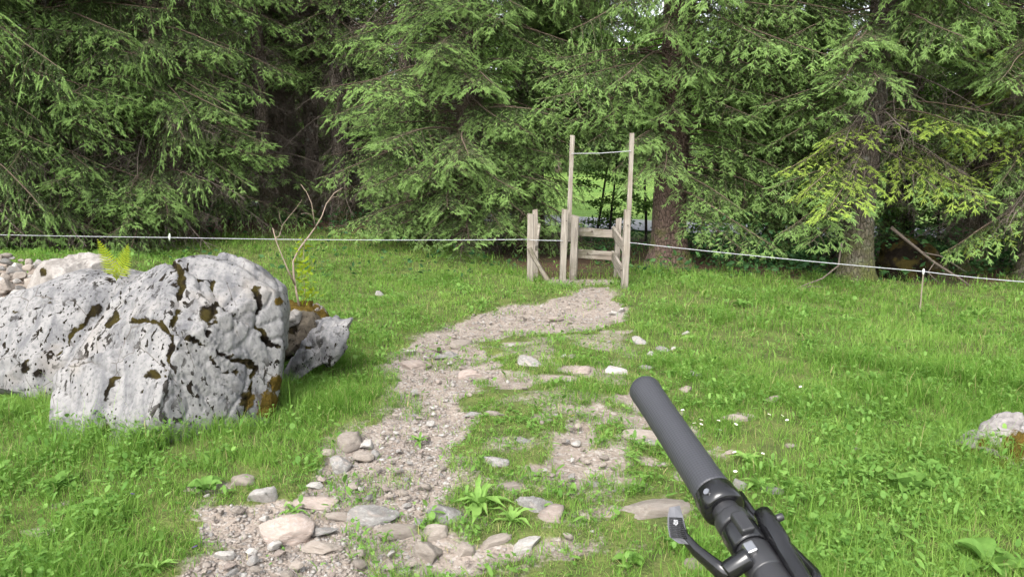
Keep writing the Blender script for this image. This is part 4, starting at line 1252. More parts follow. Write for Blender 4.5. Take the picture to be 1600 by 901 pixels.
# the bank of earth and fines that the rubble lies on
def bank():
    us = np.linspace(-150, 240, 60); vs = np.linspace(388, 500, 30)
    V, F = [], []
    for j, py in enumerate(vs):
        for i, px in enumerate(us):
            Y = np.interp(py, [394, 430, 470, 500], [7.6, 6.4, 5.6, 5.2])
            top = np.interp(px, [-150, 0, 60, 130, 240], [394, 400, 412, 424, 446])
            q = at(px, max(py, top), Y); q.z -= 0.05
            q.z += (float(fbm(np.array([q.x * 4]), np.array([q.y * 4]), octv=3, seed=2)[0]) - 0.5) * 0.09
            if j == 0: q.z = -0.1; q.y += 0.6
            V.append(q)
    n = len(us)
    for j in range(len(vs) - 1):
        for i in range(n - 1): F.append((j * n + i, j * n + i + 1, (j + 1) * n + i + 1, (j + 1) * n + i))
    m = MB(); m.add(V, F)
    o = m.build('terrain_bank', mat_plain('bank_soil', (0.235, 0.19, 0.155), 0.95, noise_amt=0.35, noise_scale=25), smooth_shade=True)
    tag(o, 'earth bank under the rubble heap', kind='structure')
bank()

# loose small stones on the path
SMALL = random.Random(12); ns = 0
while ns < 170:
    px = SMALL.uniform(290, 960); py = 455 + 446 * SMALL.random() ** 0.8
    x, y = flat(px, py)
    if float(dirt_mask(np.array([x]), np.array([y]))[0]) < 0.55: continue
    if any(math.hypot(x - a, y - b) < c_ + 0.05 for a, b, c_ in PLACED): continue
    w = SMALL.uniform(9, 20) * (0.35 + 0.75 * (py - 440) / 460)
    stone(px, py, w, SMALL.uniform(0.3, 0.65), SMALL.choice(['tan', 'tan', 'grey', 'pink', 'pale']), 'small loose angular stone on the gravel path', rot=SMALL.uniform(0, 6.28), sink=0.2, group='small loose stones on the path', variant=SMALL.choice((2, 3)))
    ns += 1

# gravel
def gravel(N, seed):
    rng = np.random.default_rng(seed)
    y = 2.2 * (10.6 / 2.2) ** rng.random(N * 5); x = y * rng.uniform(-0.8, 0.45, N * 5)
    m = dirt_mask(x, y); inp = sdf(PATH, x, y) < 0.05
    keep = rng.random(len(x)) < np.where(inp, 1.0, 0.10) * (m > 0.35)
    x, y = x[keep][:N], y[keep][:N]; n = len(x)
    d, f = ico(1)
    size = (0.0030 + 0.010 * rng.random(n) ** 3.5 + 0.008 * (rng.random(n) < 0.025)) * (0.75 + 0.09 * y)
    jit = rng.uniform(0.65, 1.25, (n, len(d), 1))
    v = d[None] * jit * size[:, None, None] * np.stack([rng.uniform(.8, 1.5, n), rng.uniform(.7, 1.1, n), rng.uniform(.4, .8, n)], 1)[:, None, :]
    a = rng.uniform(0, 6.28, n); ca, sa = np.cos(a)[:, None], np.sin(a)[:, None]
    vx = v[..., 0] * ca - v[..., 1] * sa; vy = v[..., 0] * sa + v[..., 1] * ca
    zz = ground(x, y) - 0.02 * dirt_mask(x, y) + (fbm(x * 9, y * 9, octv=3, seed=31) - 0.5) * 0.03 * (0.3 + m[keep][:N])
    V = np.stack([vx + x[:, None], vy + y[:, None], v[..., 2] + (zz + size * 0.15)[:, None]], 2).reshape(-1, 3)
    F = (f[None] + (np.arange(n) * len(d))[:, None, None]).reshape(-1, 3)
    return V, F, np.repeat(rng.random(n), len(d))
t = NT('gravel')
ti = t.attr('tint')
c = t.ramp(ti, [(0.0, (0.15, 0.126, 0.108)), (0.3, (0.21, 0.18, 0.157)), (0.55, (0.27, 0.238, 0.21)), (0.8, (0.24, 0.225, 0.212)), (0.94, (0.31, 0.29, 0.27)), (1.0, (0.38, 0.37, 0.35))])
t.col(t.mix(t.noise(t.geo(), 60, 3), c, t.mix(1.0, c, (0.7, 0.68, 0.66), 'MULTIPLY'))); t.set(Roughness=0.9)
M_GRAVEL = t.m
gv, gfc, gt = gravel(19000, 3)
tag(link('gravel', tri_mesh('gravel', gv, gfc, [M_GRAVEL], tint=gt)), 'fine tan and grey gravel strewn over the path', kind='stuff')

# ------------------------------------------------------------------ wooden stile and the fence
def post(px0, py0, px1, py1, Y0, wpx, name, parent, base=None, dep=None, Y1=None, mat=None, bury=0.25, rz=0.0):
    """squared timber from its foot (px0,py0) to its top (px1,py1)"""
    a, b = at(px0, py0, Y0), at(px1, py1, Y1 or Y0)
    ax = (b - a).normalized(); a = a - ax * bury
    w = wpx / FPX * Y0 / 2; dpt = dep or w * 1.1
    u = Vector((math.cos(rz), math.sin(rz), 0)); u = (u - ax * u.dot(ax)).normalized(); v_ = ax.cross(u)
    return timber(a, b, u * w, v_ * dpt, name, parent)

TM = random.Random(3)
def timber(a, b, u, v_, name, parent):
    """one weathered timber: local Z runs along the grain, edges worn, ends not quite square"""
    L = (b - a).length; ax = (b - a).normalized(); hw, hd = u.length, v_.length
    un, vn = u.normalized(), v_.normalized()
    n = max(4, int(L / 0.12)); V, F = [], []
    c_ = min(hw, hd) * 0.22
    prof = [(-hw + c_, -hd), (hw - c_, -hd), (hw, -hd + c_), (hw, hd - c_), (hw - c_, hd), (-hw + c_, hd), (-hw, hd - c_), (-hw, -hd + c_)]
    tilt = (TM.uniform(-0.25, 0.25), TM.uniform(-0.25, 0.25)); bw = (TM.uniform(-.006, .006), TM.uniform(-.006, .006))
    for i in range(n + 1):
        s = i / n; z = s * L
        for (x, y) in prof:
            e = (x * tilt[0] + y * tilt[1]) if i == n else 0
            k = 1 + 0.05 * math.sin(z * 9 + hw * 300) + TM.uniform(-0.025, 0.025)
            V.append((x * k + bw[0] * math.sin(3.1 * s), y * k + bw[1] * math.sin(3.1 * s), z + e))
    for i in range(n):
        for k in range(8):
            q, w_ = i * 8 + k, i * 8 + (k + 1) % 8
            F.append((q, w_, w_ + 8, q + 8))
    F.append(tuple(range(7, -1, -1))); F.append(tuple(range(n * 8, n * 8 + 8)))
    m = MB(); m.add(V, F)
    o = m.build(name, M_WOOD, parent)
    o.matrix_world = Matrix(((un.x, vn.x, ax.x, a.x), (un.y, vn.y, ax.y, a.y), (un.z, vn.z, ax.z, a.z), (0, 0, 0, 1)))
    return o

Yf = 9.75
st = empty('wooden_stile', (0, 0, 0)); tag(st, 'grey weathered wooden stile with tall poles at the end of the path', 'stile')
post(879, 446, 883, 327, 9.75, 9.5, 'post', st, rz=0.1)
post(896, 432, 899, 338, 10.35, 11.5, 'post', st, rz=-0.15)
post(963, 430, 967, 341, 10.55, 8.5, 'post', st)
post(975, 460, 980.5, 328, 9.15, 10, 'post', st, rz=0.1)
post(888.5, 377, 894.5, 212, 9.9, 6.6, 'tall_pole', st, bury=0)
post(980.5, 388, 987.5, 208, 9.3, 6.6, 'tall_pole', st, bury=0)
def rail(px0, py0, Y0, px1, py1, Y1, h, thick, name, parent):
    a, b = at(px0, py0, Y0), at(px1, py1, Y1); ax = (b - a).normalized()
    up = Vector((0, 0, 1)); up = (up - ax * up.dot(ax)).normalized(); sd = up.cross(ax)
    return timber(a, b, up * (h / FPX * Y0 / 2), sd * thick, name, parent)
rail(895, 361, 10.44, 966, 366, 10.47, 13, 0.02, 'rail', st)
rail(893, 395, 10.44, 964, 400, 10.47, 14, 0.02, 'rail', st)
rail(958, 361, 10.5, 977, 388, 9.2, 15, 0.02, 'rail', st)
rail(957, 399, 10.5, 973, 427, 9.2, 16, 0.02, 'rail', st)
mw = MB(); wp0, wp1 = at(893, 240, 9.85), at(986, 236, 9.25)
mw.tube([wp0, (wp0 + wp1) / 2 - Vector((0, 0, 0.012)), wp1], 0.006, 6); mw.build('overhead_wire', mat_plain('grey_wire', (0.30, 0.30, 0.31), 0.5), st)
sp = empty('gate_post_pair', (0, 0, 0)); tag(sp, 'two short wooden posts with a slanting strut, left side of the stile', 'post')
post(828, 443, 829, 335, 9.8, 10, 'post', sp)
post(836, 432, 836, 328, 10.5, 8.5, 'post', sp)
rail(827, 387, 9.72, 855, 437, 9.78, 7, 0.018, 'strut', sp)
rail(843, 352, 10.4, 838, 388, 9.9, 8, 0.018, 'brace', sp)
for (px, py, Y) in ((900, 359, 10.42), (961, 363, 10.44), (899, 395, 10.42), (960, 398, 10.44), (974, 384, 9.14), (971, 422, 9.14), (885, 345, 9.66), (981, 352, 9.1)):
    mk = MB(); mk.tube([at(px, py, Y) + Vector((0, -0.012, 0)), at(px, py, Y) + Vector((0, 0.02, 0))], 0.008, 8); mk.build('bolt', mat_plain('rusty_bolt', (0.06, 0.045, 0.035), 0.6, metal=0.5), st)
M_KNOT = mat_plain('knot_dark', (0.05, 0.035, 0.025), 0.8)
for (px, py, Y) in ((925, 361.5, 10.43), (918, 396, 10.43)):
    mk = MB(); mk.tube([at(px, py, Y) + Vector((0, -0.014, 0)), at(px, py, Y) + Vector((0, 0.014, 0))], 0.014, 10); mk.build('knot', M_KNOT, st)

def wire(pts, name, label, sag=0.03, r=0.0045):
    m = MB(); P3 = []
    for i in range(len(pts) - 1):
        a, b = pts[i], pts[i + 1]
        for k in range(24):
            s = k / 24; q = a.lerp(b, s); q.z -= sag * 4 * s * (1 - s); P3.append(q)
    P3.append(pts[-1]); m.tube(P3, r, 6)
    o = m.build(name, M_WIRE, smooth_shade=True); return tag(o, label, 'fence wire')
wl_ = wire([at(-420, 355, 10.3), at(265, 371, 10.0), at(829, 374, 9.72)], 'fence_wire', 'white rope of the electric fence running left from the stile', 0.02)
wm_ = wire([at(829, 375, 9.72), at(880, 376, 9.68)], 'fence_wire', 'short white rope closing the gap between the stile posts', 0.0)
wr_ = wire([at(984, 379, 9.1), at(1443, 424, 8.05), at(1640, 443, 7.3), at(2300, 500, 6.2)], 'fence_wire', 'white rope of the electric fence running right from the stile', 0.012)
wire([at(1575, 440, 7.0), at(1640, 447, 6.8), at(2200, 505, 5.8)], 'fence_wire', 'second white rope entering low at the right picture edge', 0.0) if False else None
m = MB(); m.tube([at(265, 365, 9.99), at(265, 371, 9.99), at(265, 376, 9.99)], [0.007, 0.015, 0.007], 8)
tag(m.build('rope_insulator', mat_plain('insulator_white', (0.7, 0.7, 0.68), 0.4), smooth_shade=True), 'small white knot on the left fence rope', 'insulator')
stk = empty('fence_stake'); tag(stk, 'thin fence stake with white clip carrying the right rope', 'stake')
x, y, z = on_ground(1443, 492)
q0 = at(1443, 424, 8.06)
m = MB(); m.tube([Vector((q0.x, 8.06, gz(q0.x, 8.06) - 0.15)), q0 + Vector((0, 0, 0.02))], 0.008, 8); m.build('rod', mat_plain('stake_brown', (0.20, 0.17, 0.12), 0.7), stk)
m = MB(); m.tube([q0 - Vector((0, 0, 0.03)), q0, q0 + Vector((0, 0, 0.03))], [0.008, 0.014, 0.008], 8); m.build('clip', mat_plain('clip_white', (0.7, 0.7, 0.68), 0.4), stk)

# ------------------------------------------------------------------ grass and herbs
BOULDER_FOOT = P([(40,590),(100,600),(150,680),(240,688),(380,668),(440,650),(440,560),(200,560)])
def grass_height(x, y):
    th = thin_mask(x, y)
    h = 0.055 + 0.05 * fbm(x * 0.9, y * 0.9, octv=3, seed=41) + 0.05 * smooth(0.5, 0.72, fbm(x * 2.2, y * 2.2, octv=3, seed=42))
    h = h * (1 - 0.50 * th)
    h = h * (1 + 0.45 * smooth(1.6, 3.0, x) * smooth(9, 4, y))
    d = segdist(BOULDER_FOOT, x, y)
    h = h * (1 + 0.55 * smooth(0.45, 0.05, d))
    h = h * (1 + 0.5 * smooth(9.0, 10.5, y) * smooth(1.5, 2.5, x))
    return h

def spread(N, rng, y0, y1, expo, w=0.92, x0=None):
    u = rng.random(N)
    e = 2 - expo
    y = (y0 ** e + (y1 ** e - y0 ** e) * u) ** (1 / e) if abs(e) > 1e-6 else y0 * (y1 / y0) ** u
    x = (0.80 * y + 1.3) * rng.uniform(-1, 1, N)
    return x, y

def keep_grass(x, y, rng, rough_=0.0):
    d = dirt_mask(x, y); th = thin_mask(x, y); li = litter_mask(x, y)
    clump = (0.3 + 0.7 * smooth(0.36, 0.58, fbm(x * 7, y * 7, octv=3, seed=44))) * (0.35 + 0.65 * smooth(0.33, 0.46, fbm(x * 1.9, y * 1.9, octv=4, seed=47)))
    pr = (1 - smooth(0.3, 0.75, d)) * (1 - 0.12 * th) * (1 - 0.92 * li) * clump + (0.012 + 0.30 * smooth(0.62, 0.70, fbm(x * 3.3, y * 3.3, octv=3, seed=48))) * (d > 0.3)
    ok = rng.random(len(x)) < pr
    for (a, b, c_) in PLACED[:len(HERO)]:
        ok &= np.hypot(x - a, y - b) > c_ * 0.7
    ok &= ~inside(BOULDER_FOOT, x, y)
    return ok

def blades(N, seed, y0, y1, expo, seg, hs=1.0, ws=1.0):
    rng = np.random.default_rng(seed)
    x, y = spread(N, rng, y0, y1, expo)
    k = keep_grass(x, y, rng); x, y = x[k], y[k]; n = len(x)
    z = ground(x, y) - 0.008 - 0.012 * smooth(0.2, 0.6, dirt_mask(x, y))
    h = grass_height(x, y) * rng.uniform(0.45, 1.35, n) * hs
    tall = rng.random(n) < 0.012; h = np.where(tall, h * 1.9, h)
    w = (0.0016 + 0.0022 * rng.random(n)) * ws * (0.65 + 0.11 * y)
    w = np.where(rng.random(n) < 0.06, w * 2.0, w)
    az = rng.uniform(0, 6.283, n); lean = rng.uniform(0.15, 1.0, n) ** 1.2 * 1.15
    dx, dy = np.cos(az), np.sin(az); sx_, sy_ = -dy, dx
    ts = np.linspace(0, 1, seg + 1)
    V = []
    for i, t_ in enumerate(ts):
        out = lean * h * t_ ** 1.9; up = h * t_ * (1 - 0.30 * lean * t_)
        ww = w * (1.0, 1.0, 0.75, 0.5)[min(3, int(t_ * 3.99))] * (0.75 if i == 0 else 1)
        cx, cy, cz = x + dx * out, y + dy * out, z + up
        if i < seg:
            V.append(np.stack([cx - sx_ * ww / 2, cy - sy_ * ww / 2, cz], 1)); V.append(np.stack([cx + sx_ * ww / 2, cy + sy_ * ww / 2, cz], 1))
        else: V.append(np.stack([cx, cy, cz], 1))
    m_ = len(V); V = np.stack(V, 1).reshape(-1, 3)
    F = []
    for i in range(seg - 1):
        a = 2 * i; F += [(a, a + 1, a + 3), (a, a + 3, a + 2)]
    F.append((2 * seg - 2, 2 * seg - 1, 2 * seg))
    F = (np.array(F)[None] + (np.arange(n) * m_)[:, None, None]).reshape(-1, 3)
    tone = np.clip(-0.1 + 1.1 * fbm(x * 1.1, y * 1.1, octv=3, seed=45) + rng.normal(0, 0.22, n), 0, 1)
    th = thin_mask(x, y)
    dry = ((rng.random(n) < 0.05 + 0.07 * th) * rng.uniform(0.4, 1, n))
    return V, F, np.repeat(tone, m_), np.repeat(dry, m_)

parts = [blades(370000, 1, 2.3, 5.6, 1.2, 3), blades(290000, 2, 5.4, 17.0, 1.25, 2, 1.05, 1.25)]
off, VV, FF, TT, DD = 0, [], [], [], []
for v, f, ti, dr_ in parts:
    VV.append(v); FF.append(f + off); TT.append(ti); DD.append(dr_); off += len(v)
tag(link('grass', tri_mesh('grass', np.concatenate(VV), np.concatenate(FF), [M_GRASS], tint=np.concatenate(TT), dry=np.concatenate(DD))), 'fresh green meadow grass on both sides of the path', kind='stuff')

LEAF6 = np.array([(0, 0, 0), (0.32, 0.42, 0.04), (0.75, 0.40, 0.05), (1.0, 0.0, -0.02), (0.75, -0.40, 0.05), (0.32, -0.42, 0.04)])
LEAF6F = np.array([(0, 1, 5), (1, 2, 5), (2, 4, 5), (2, 3, 4)])
def herbs(N, seed):
    """clover, plantain and lady's mantle between the grass: small leaves held flat above the soil"""
    rng = np.random.default_rng(seed)
    x, y = spread(N, rng, 2.3, 12.5, 1.35)
    g_ = fbm(x * 1.5, y * 1.5, octv=3, seed=51)
    k = keep_grass(x, y, rng) & (rng.random(N) < smooth(0.36, 0.62, g_) + 0.12)
    x, y, g_ = x[k], y[k], g_[k]; n0 = len(x)
    tri = rng.random(n0) < 0.6
    x, y = np.repeat(x, np.where(tri, 3, 1)), np.repeat(y, np.where(tri, 3, 1))
    tri3 = np.repeat(tri, np.where(tri, 3, 1)); grp = np.repeat(np.arange(n0), np.where(tri, 3, 1))
    n = len(x)
    az0 = rng.uniform(0, 6.28, n0)[grp]; within = np.arange(n) - np.repeat(np.cumsum(np.where(tri, 3, 1)) - np.where(tri, 3, 1), np.where(tri, 3, 1))
    az = az0 + within * 2.094
    size = np.where(tri3, 0.008 + 0.009 * rng.random(n0)[grp], 0.016 + 0.034 * rng.random(n0)[grp] ** 2.0) * (0.8 + 0.055 * y)
    asp = np.where(tri3, 1.0, rng.uniform(0.35, 0.95, n0)[grp])
    lng = (~tri3) & ((rng.random(n0) < 0.30)[grp])
    size = np.where(lng, (0.03 + 0.035 * rng.random(n0)[grp]), size); asp = np.where(lng, rng.uniform(0.28, 0.45, n0)[grp], asp)
    pit = np.where(tri3, rng.uniform(-0.3, 0.7, n), rng.uniform(-0.4, 1.2, n))
    hz = grass_height(x, y) * rng.uniform(0.3, 0.95, n0)[grp]
    L = LEAF6
    lx = L[None, :, 0] * size[:, None]; ly = L[None, :, 1] * (size * asp)[:, None]; lz = L[None, :, 2] * size[:, None]
    px = lx * np.cos(pit)[:, None] - lz * np.sin(pit)[:, None]; pz = lx * np.sin(pit)[:, None] + lz
    ca, sa = np.cos(az)[:, None], np.sin(az)[:, None]
    V = np.stack([px * ca - ly * sa + x[:, None], px * sa + ly * ca + y[:, None], pz + (ground(x, y) + hz)[:, None]], 2).reshape(-1, 3)
    F = (LEAF6F[None] + (np.arange(n) * 6)[:, None, None]).reshape(-1, 3)
    tone = np.clip(0.36 + rng.normal(0, 0.25, n0), 0, 1)[grp]
    return V, F, np.repeat(tone, 6)
v, f, ti = herbs(135000, 5)
tag(link('ground_herbs', tri_mesh('ground_herbs', v, f, [M_HERB], tint=ti)), 'clover and other low herbs mixed into the meadow', kind='stuff')

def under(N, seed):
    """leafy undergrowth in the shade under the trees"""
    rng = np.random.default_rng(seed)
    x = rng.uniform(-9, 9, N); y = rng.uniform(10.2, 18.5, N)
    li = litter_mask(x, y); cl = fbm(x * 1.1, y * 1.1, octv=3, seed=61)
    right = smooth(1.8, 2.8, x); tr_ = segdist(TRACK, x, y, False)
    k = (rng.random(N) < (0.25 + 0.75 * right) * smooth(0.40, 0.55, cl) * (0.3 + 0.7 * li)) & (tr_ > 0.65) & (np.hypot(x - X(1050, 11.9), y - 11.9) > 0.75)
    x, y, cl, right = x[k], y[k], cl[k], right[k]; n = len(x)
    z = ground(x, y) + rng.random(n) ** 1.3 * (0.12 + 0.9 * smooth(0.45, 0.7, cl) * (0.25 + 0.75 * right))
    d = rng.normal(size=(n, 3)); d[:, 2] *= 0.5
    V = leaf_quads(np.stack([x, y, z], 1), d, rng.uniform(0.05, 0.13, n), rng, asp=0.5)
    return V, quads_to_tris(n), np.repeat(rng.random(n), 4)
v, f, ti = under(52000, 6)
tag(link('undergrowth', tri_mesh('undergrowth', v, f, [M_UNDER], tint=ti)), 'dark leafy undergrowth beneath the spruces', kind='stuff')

# ---- broad-leaved plants, each leaf its own part
def leaf_mesh(name, L, W, seed, shape='strap', droop=0.7):
    rng = np.random.default_rng(seed); n = 7; V, F = [], []
    for i in range(n):
        s = i / (n - 1)
        if shape == 'strap': w = W * (0.25 + 0.75 * math.sin(math.pi * min(1, 0.12 + s * 0.88)) ** 0.8) * (1 if i < n - 1 else 0.05)
        elif shape == 'round': w = W * max(0.06, math.sin(math.pi * max(0, s - 0.25) / 0.78) ** 0.55) if s > 0.26 else 0.003
        else: w = W * max(0.05, math.sin(math.pi * s ** 0.75)) * (1.0 + 0.25 * (-1) ** i)
        x = L * s; z = L * (0.55 * s - droop * s * s) + rng.normal(0, 0.004)
        for k in (-1, 0, 1): V.append((x, k * w / 2, z + (abs(k) * w * 0.22)))
    for i in range(n - 1):
        for k in range(2): F.append((i * 3 + k, i * 3 + k + 1, i * 3 + k + 4, i * 3 + k + 3))
    V = np.array(V); F = np.array(F)
    return tri_mesh(name, V, F, [M_HERB], smooth_shade=True, tint=np.full(len(V), rng.uniform(0.3, 1.0)))
LEAVES = {'strap': [leaf_mesh('leaf', 0.15, 0.035, 1 + i) for i in range(2)], 'round': [leaf_mesh('leaf', 0.11, 0.085, 5 + i, 'round', 0.5) for i in range(2)],
          'toothed': [leaf_mesh('leaf', 0.14, 0.04, 9 + i, 'toothed', 0.75) for i in range(2)]}
PR = random.Random(55)
def plant(px, py, kind, n, s, label, group=None):
    x, y, z = on_ground(px, py)
    root = empty('broadleaf_plant', (x, y, z + 0.0), PR.uniform(0, 6.28)); root.scale = (s, s, s)
    tag(root, label, 'plant', group)
    n = int(n * 1.4)
    for i in range(n):
        o = link('leaf', PR.choice(LEAVES[kind]), root)
        o.rotation_euler = (PR.uniform(-.3, .3), -PR.uniform(0.0, 0.75), i * 6.283 / n + PR.uniform(-.4, .4)); k = PR.uniform(0.45, 0.95); o.scale = (k, k * PR.uniform(0.6, 1.0), k)
    return root
plant(748, 790, 'toothed', 14, 1.45, 'big dock-like plant beside the striped grey stone')
plant(800, 815, 'toothed', 9, 1.0, 'leafy plant in front of the stone pair')
plant(655, 690, 'strap', 8, 0.7, 'small grass-green rosette on the gravel')
plant(460, 800, 'strap', 7, 0.7, 'small tuft above the rough pinkish boulder')
plant(325, 765, 'round', 9, 1.0, 'round-leaved plant at the left rim of the path')
plant(90, 765, 'round', 8, 1.1, 'grey-green round-leaved plant at the left')
plant(250, 690, 'toothed', 10, 1.0, 'leafy plant at the foot of the largest boulder')
plant(140, 670, 'toothed', 9, 1.1, 'leafy plant where the largest boulder meets the grass')
plant(505, 595, 'toothed', 12, 1.25, 'broad plant in front of the small pale boulder')
plant(1550, 890, 'round', 6, 1.5, 'large bright round-leaved plant at the lower right corner')
plant(1480, 750, 'strap', 8, 1.4, 'upright dark-leaved plant beside the right boulder')
plant(1420, 770, 'round', 8, 1.5, 'round grey-green plant left of the right boulder')
plant(1310, 745, 'strap', 6, 1.4, 'upright lettuce-green plant in the right meadow')
plant(1390, 840, 'strap', 7, 1.3, 'long-leaved plant near the bottom right')
plant(1160, 480, 'round', 7, 1.4, 'pale broad-leaved plant right of the stile in the meadow')
plant(1530, 497, 'strap', 6, 1.6, 'pale yellow-green plant near the right fence rope')
for i in range(70):
    for _ in range(50):
        px = PR.uniform(10, 1590); py = 470 + 425 * PR.random()
        x, y = flat(px, py); xa, ya = np.array([x]), np.array([y])
        if dirt_mask(xa, ya)[0] < 0.25 and not inside(BOULDER_FOOT, xa, ya)[0] and thin_mask(xa, ya)[0] < 0.8 and not (px < 560 and py < 600): break
    right = px > 850
    plant(px, py, PR.choice(['strap', 'toothed', 'round', 'round', 'toothed']), PR.randint(5, 9), PR.uniform(0.5, 0.95), ('low broad-leaved weed in the far part of the right meadow' if py < 600 else 'low broad-leaved weed in the near part of the right meadow') if right else 'low broad-leaved weed scattered in the grass left of the path', 'weeds in the right meadow' if right else 'weeds in the left grass')

# ---- daisies and other flowers
M_PETAL = mat_plain('daisy_petal', (0.72, 0.72, 0.70), 0.6); M_YEL = mat_plain('flower_yellow', (0.55, 0.40, 0.02), 0.6); M_PUR = mat_plain('flower_purple', (0.10, 0.055, 0.20), 0.6)
M_STEM = mat_plain('flower_stem', (0.08, 0.15, 0.03), 0.6)
def disc(n, r0, r1, z0, z1, star=True):
    m = MB(); V = [(0, 0, z0)]; F = []
    for k in range(2 * n):
        a = math.pi * k / n; r_ = r1 if (k % 2 == 0 or not star) else r0
        V.append((r_ * math.cos(a), r_ * math.sin(a), z1))
    for k in range(2 * n): F.append((0, 1 + k, 1 + (k + 1) % (2 * n)))
    m.add(V, F); return m
_pet, _cen, _stm = disc(12, 0.0062, 0.0105, 0, 0.002), disc(8, 0.0036, 0.0036, 0.003, 0.001, False), MB()
_stm.tube([(0, 0, -0.09), (0.002, 0, -0.04), (0, 0, 0)], 0.0011, 5)
def mesh_of(mb, name, mat):
    me = bpy.data.meshes.new(name); me.from_pydata(mb.v, [], mb.f); me.materials.append(mat); me.update(); return me
FLOW = {}
for nm, pm, cm in (('daisy', M_PETAL, M_YEL), ('yellow_flower', M_YEL, M_YEL), ('purple_flower', M_PUR, M_PUR)):
    FLOW[nm] = (mesh_of(_pet, 'petals', pm), mesh_of(_cen, 'flower_centre', cm), mesh_of(_stm, 'stem', M_STEM))
def flower(px, py, nm, s, label, group=None, lift=0.055):
    x, y, z = on_ground(px, py + 6)
    root = empty(nm, (x, y, z + lift), PR.uniform(0, 6)); root.rotation_euler[0] = PR.uniform(0.1, 0.5); root.scale = (s, s, s)
    tag(root, label, 'flower', group)
    for me in FLOW[nm]: link(me.name.split('.')[0], me, root)
for (px, py) in [(1066,648),(1084,669),(1095,664),(1095,671),(1092,691),(1122,665),(1125,680),(1149,671),(1191,718),(1148,747),(1201,655),(1222,657),(1229,664),(1147,716),(1310,560),(1250,610)]:
    flower(px, py, 'daisy', 1.15, 'white daisy in the grass right of the handlebar grip', 'daisies beside the grip')
flower(137, 641, 'yellow_flower', 1.2, 'yellow flower at the left foot of the largest boulder')
flower(208, 783, 'purple_flower', 1.1, 'purple flower, upper of the two left of the path')
flower(306, 868, 'purple_flower', 1.3, 'purple flower, lower of the two left of the path')
flower(1363, 856, 'purple_flower', 1.1, 'purple flower near the bottom right')
flower(895, 657, 'yellow_flower', 1.6, 'yellow leaf-like flower on the worn grass strip')

# ---- fern on the boulders
fern = empty('fern', at(182, 438, 4.85)); tag(fern, 'bright yellow-green fern growing between the boulders', 'fern')
def frond(az, L, tilt, curl, seed):
    rng = np.random.default_rng(seed); V, F, nb = [], [], 0
    pts = []; el = tilt; p_ = np.zeros(3); N = 17
    for i in range(N + 1):
        pts.append(p_.copy()); p_ = p_ + np.array([math.cos(el), 0, math.sin(el)]) * L / N; el -= curl / N
    for i in range(3, N + 1):
        s = (i - 3) / (N - 3); l = L * 0.30 * (1 - s) ** 0.8 * min(1, 0.75 + s * 1.5) + 0.004
        tg = pts[min(i + 1, N)] - pts[i - 1]; tg /= np.linalg.norm(tg); nn = np.cross(tg, [0, 1, 0])
        for sd in (-1, 1):
            lat = np.array([0, sd, 0]) * 0.95 + tg * 0.30 + nn * rng.uniform(-.12, .12); w = L / N * 0.85
            a0, m0, e0 = pts[i], pts[i] + lat * l * 0.45, pts[i] + lat * l
            V += [a0 - tg * w * 0.4, a0 + tg * w * 0.4, m0 + tg * w * 0.42, m0 - tg * w * 0.42, e0 + tg * 0.003]
            F += [(nb, nb + 1, nb + 2), (nb, nb + 2, nb + 3), (nb + 3, nb + 2, nb + 4)]; nb += 5
    v, f = tube_np(np.array(pts), 0.0025, 0.0008, 4)
    V = np.concatenate([np.array(V), v]); F = np.concatenate([np.array(F), f + nb])
    ca, sa = math.cos(az), math.sin(az)
    V = np.stack([V[:, 0] * ca - V[:, 1] * sa, V[:, 0] * sa + V[:, 1] * ca, V[:, 2]], 1)
    return tri_mesh('frond', V, F, [M_FERN], tint=rng.random(len(V)))
for i, (roll, L, ti_, cu, yaw) in enumerate([(-0.22, 0.30, R(84), 0.25, R(-90)), (0.60, 0.32, R(80), 0.35, R(-98)), (0.25, 0.13, R(60), 0.5, R(-70))]):
    link('frond', frond(yaw, L, ti_, cu, i), fern, rot=(0, roll, 0))

# ---- bare shrub
shr = empty('bare_shrub', at(468, 478, 5.8)); tag(shr, 'bare crooked shrub behind the mossy rocks, one leafy shoot', 'shrub')
M_SHRUB = mat_plain('shrub_bark', (0.24, 0.185, 0.14), 0.85, noise_amt=0.5, noise_scale=18)
def stem(pts, r0, r1, name, parent, Y=5.8, mat=None):
    W3 = [at(px, py, Y + dy) - at(468, 478, 5.8) for (px, py, dy) in pts]
    m = MB(); k = len(W3); m.tube(W3, [0.62 * (r0 + (r1 - r0) * i / (k - 1)) * random.uniform(0.88, 1.15) for i in range(k)], 7)
    return m.build(name, mat or M_SHRUB, parent, smooth_shade=True)
stem([(468,482,0),(463,455,0),(459,430,.02),(458,408,.03),(468,388,.05),(482,370,.06),(492,356,.06),(503,338,.08),(510,318,.1),(522,302,.1),(536,293,.1)], 0.017, 0.004, 'stem', shr)
stem([(493,355,.06),(490,338,.0),(487,318,-.05),(479,300,-.05),(470,288,-.05)], 0.008, 0.003, 'branch', shr)
stem([(489,336,.0),(478,333,-.05),(470,334,-.1)], 0.004, 0.002, 'branch', shr)
stem([(461,445,0),(449,420,-.05),(440,398,-.05),(432,378,-.05),(426,356,-.05)], 0.010, 0.006, 'branch', shr)
stem([(438,366,.1),(441,352,.1),(452,338,.1),(462,326,.1),(472,312,.1)], 0.005, 0.002, 'branch', shr)
stem([(431,372,-.03),(437,368,.05),(438,362,.1)], 0.006, 0.005, 'branch', shr)
stem([(441,352,.1),(437,340,.1),(436,330,.1)], 0.003, 0.0015, 'branch', shr)
stem([(512,317,.1),(520,308,.06),(534,306,.02)], 0.003, 0.0015, 'branch', shr)
stem([(478,480,.05),(475,440,.05),(474,400,.05),(476,375,.05)], 0.005, 0.002, 'shoot', shr)
rng = np.random.default_rng(3); pp = []
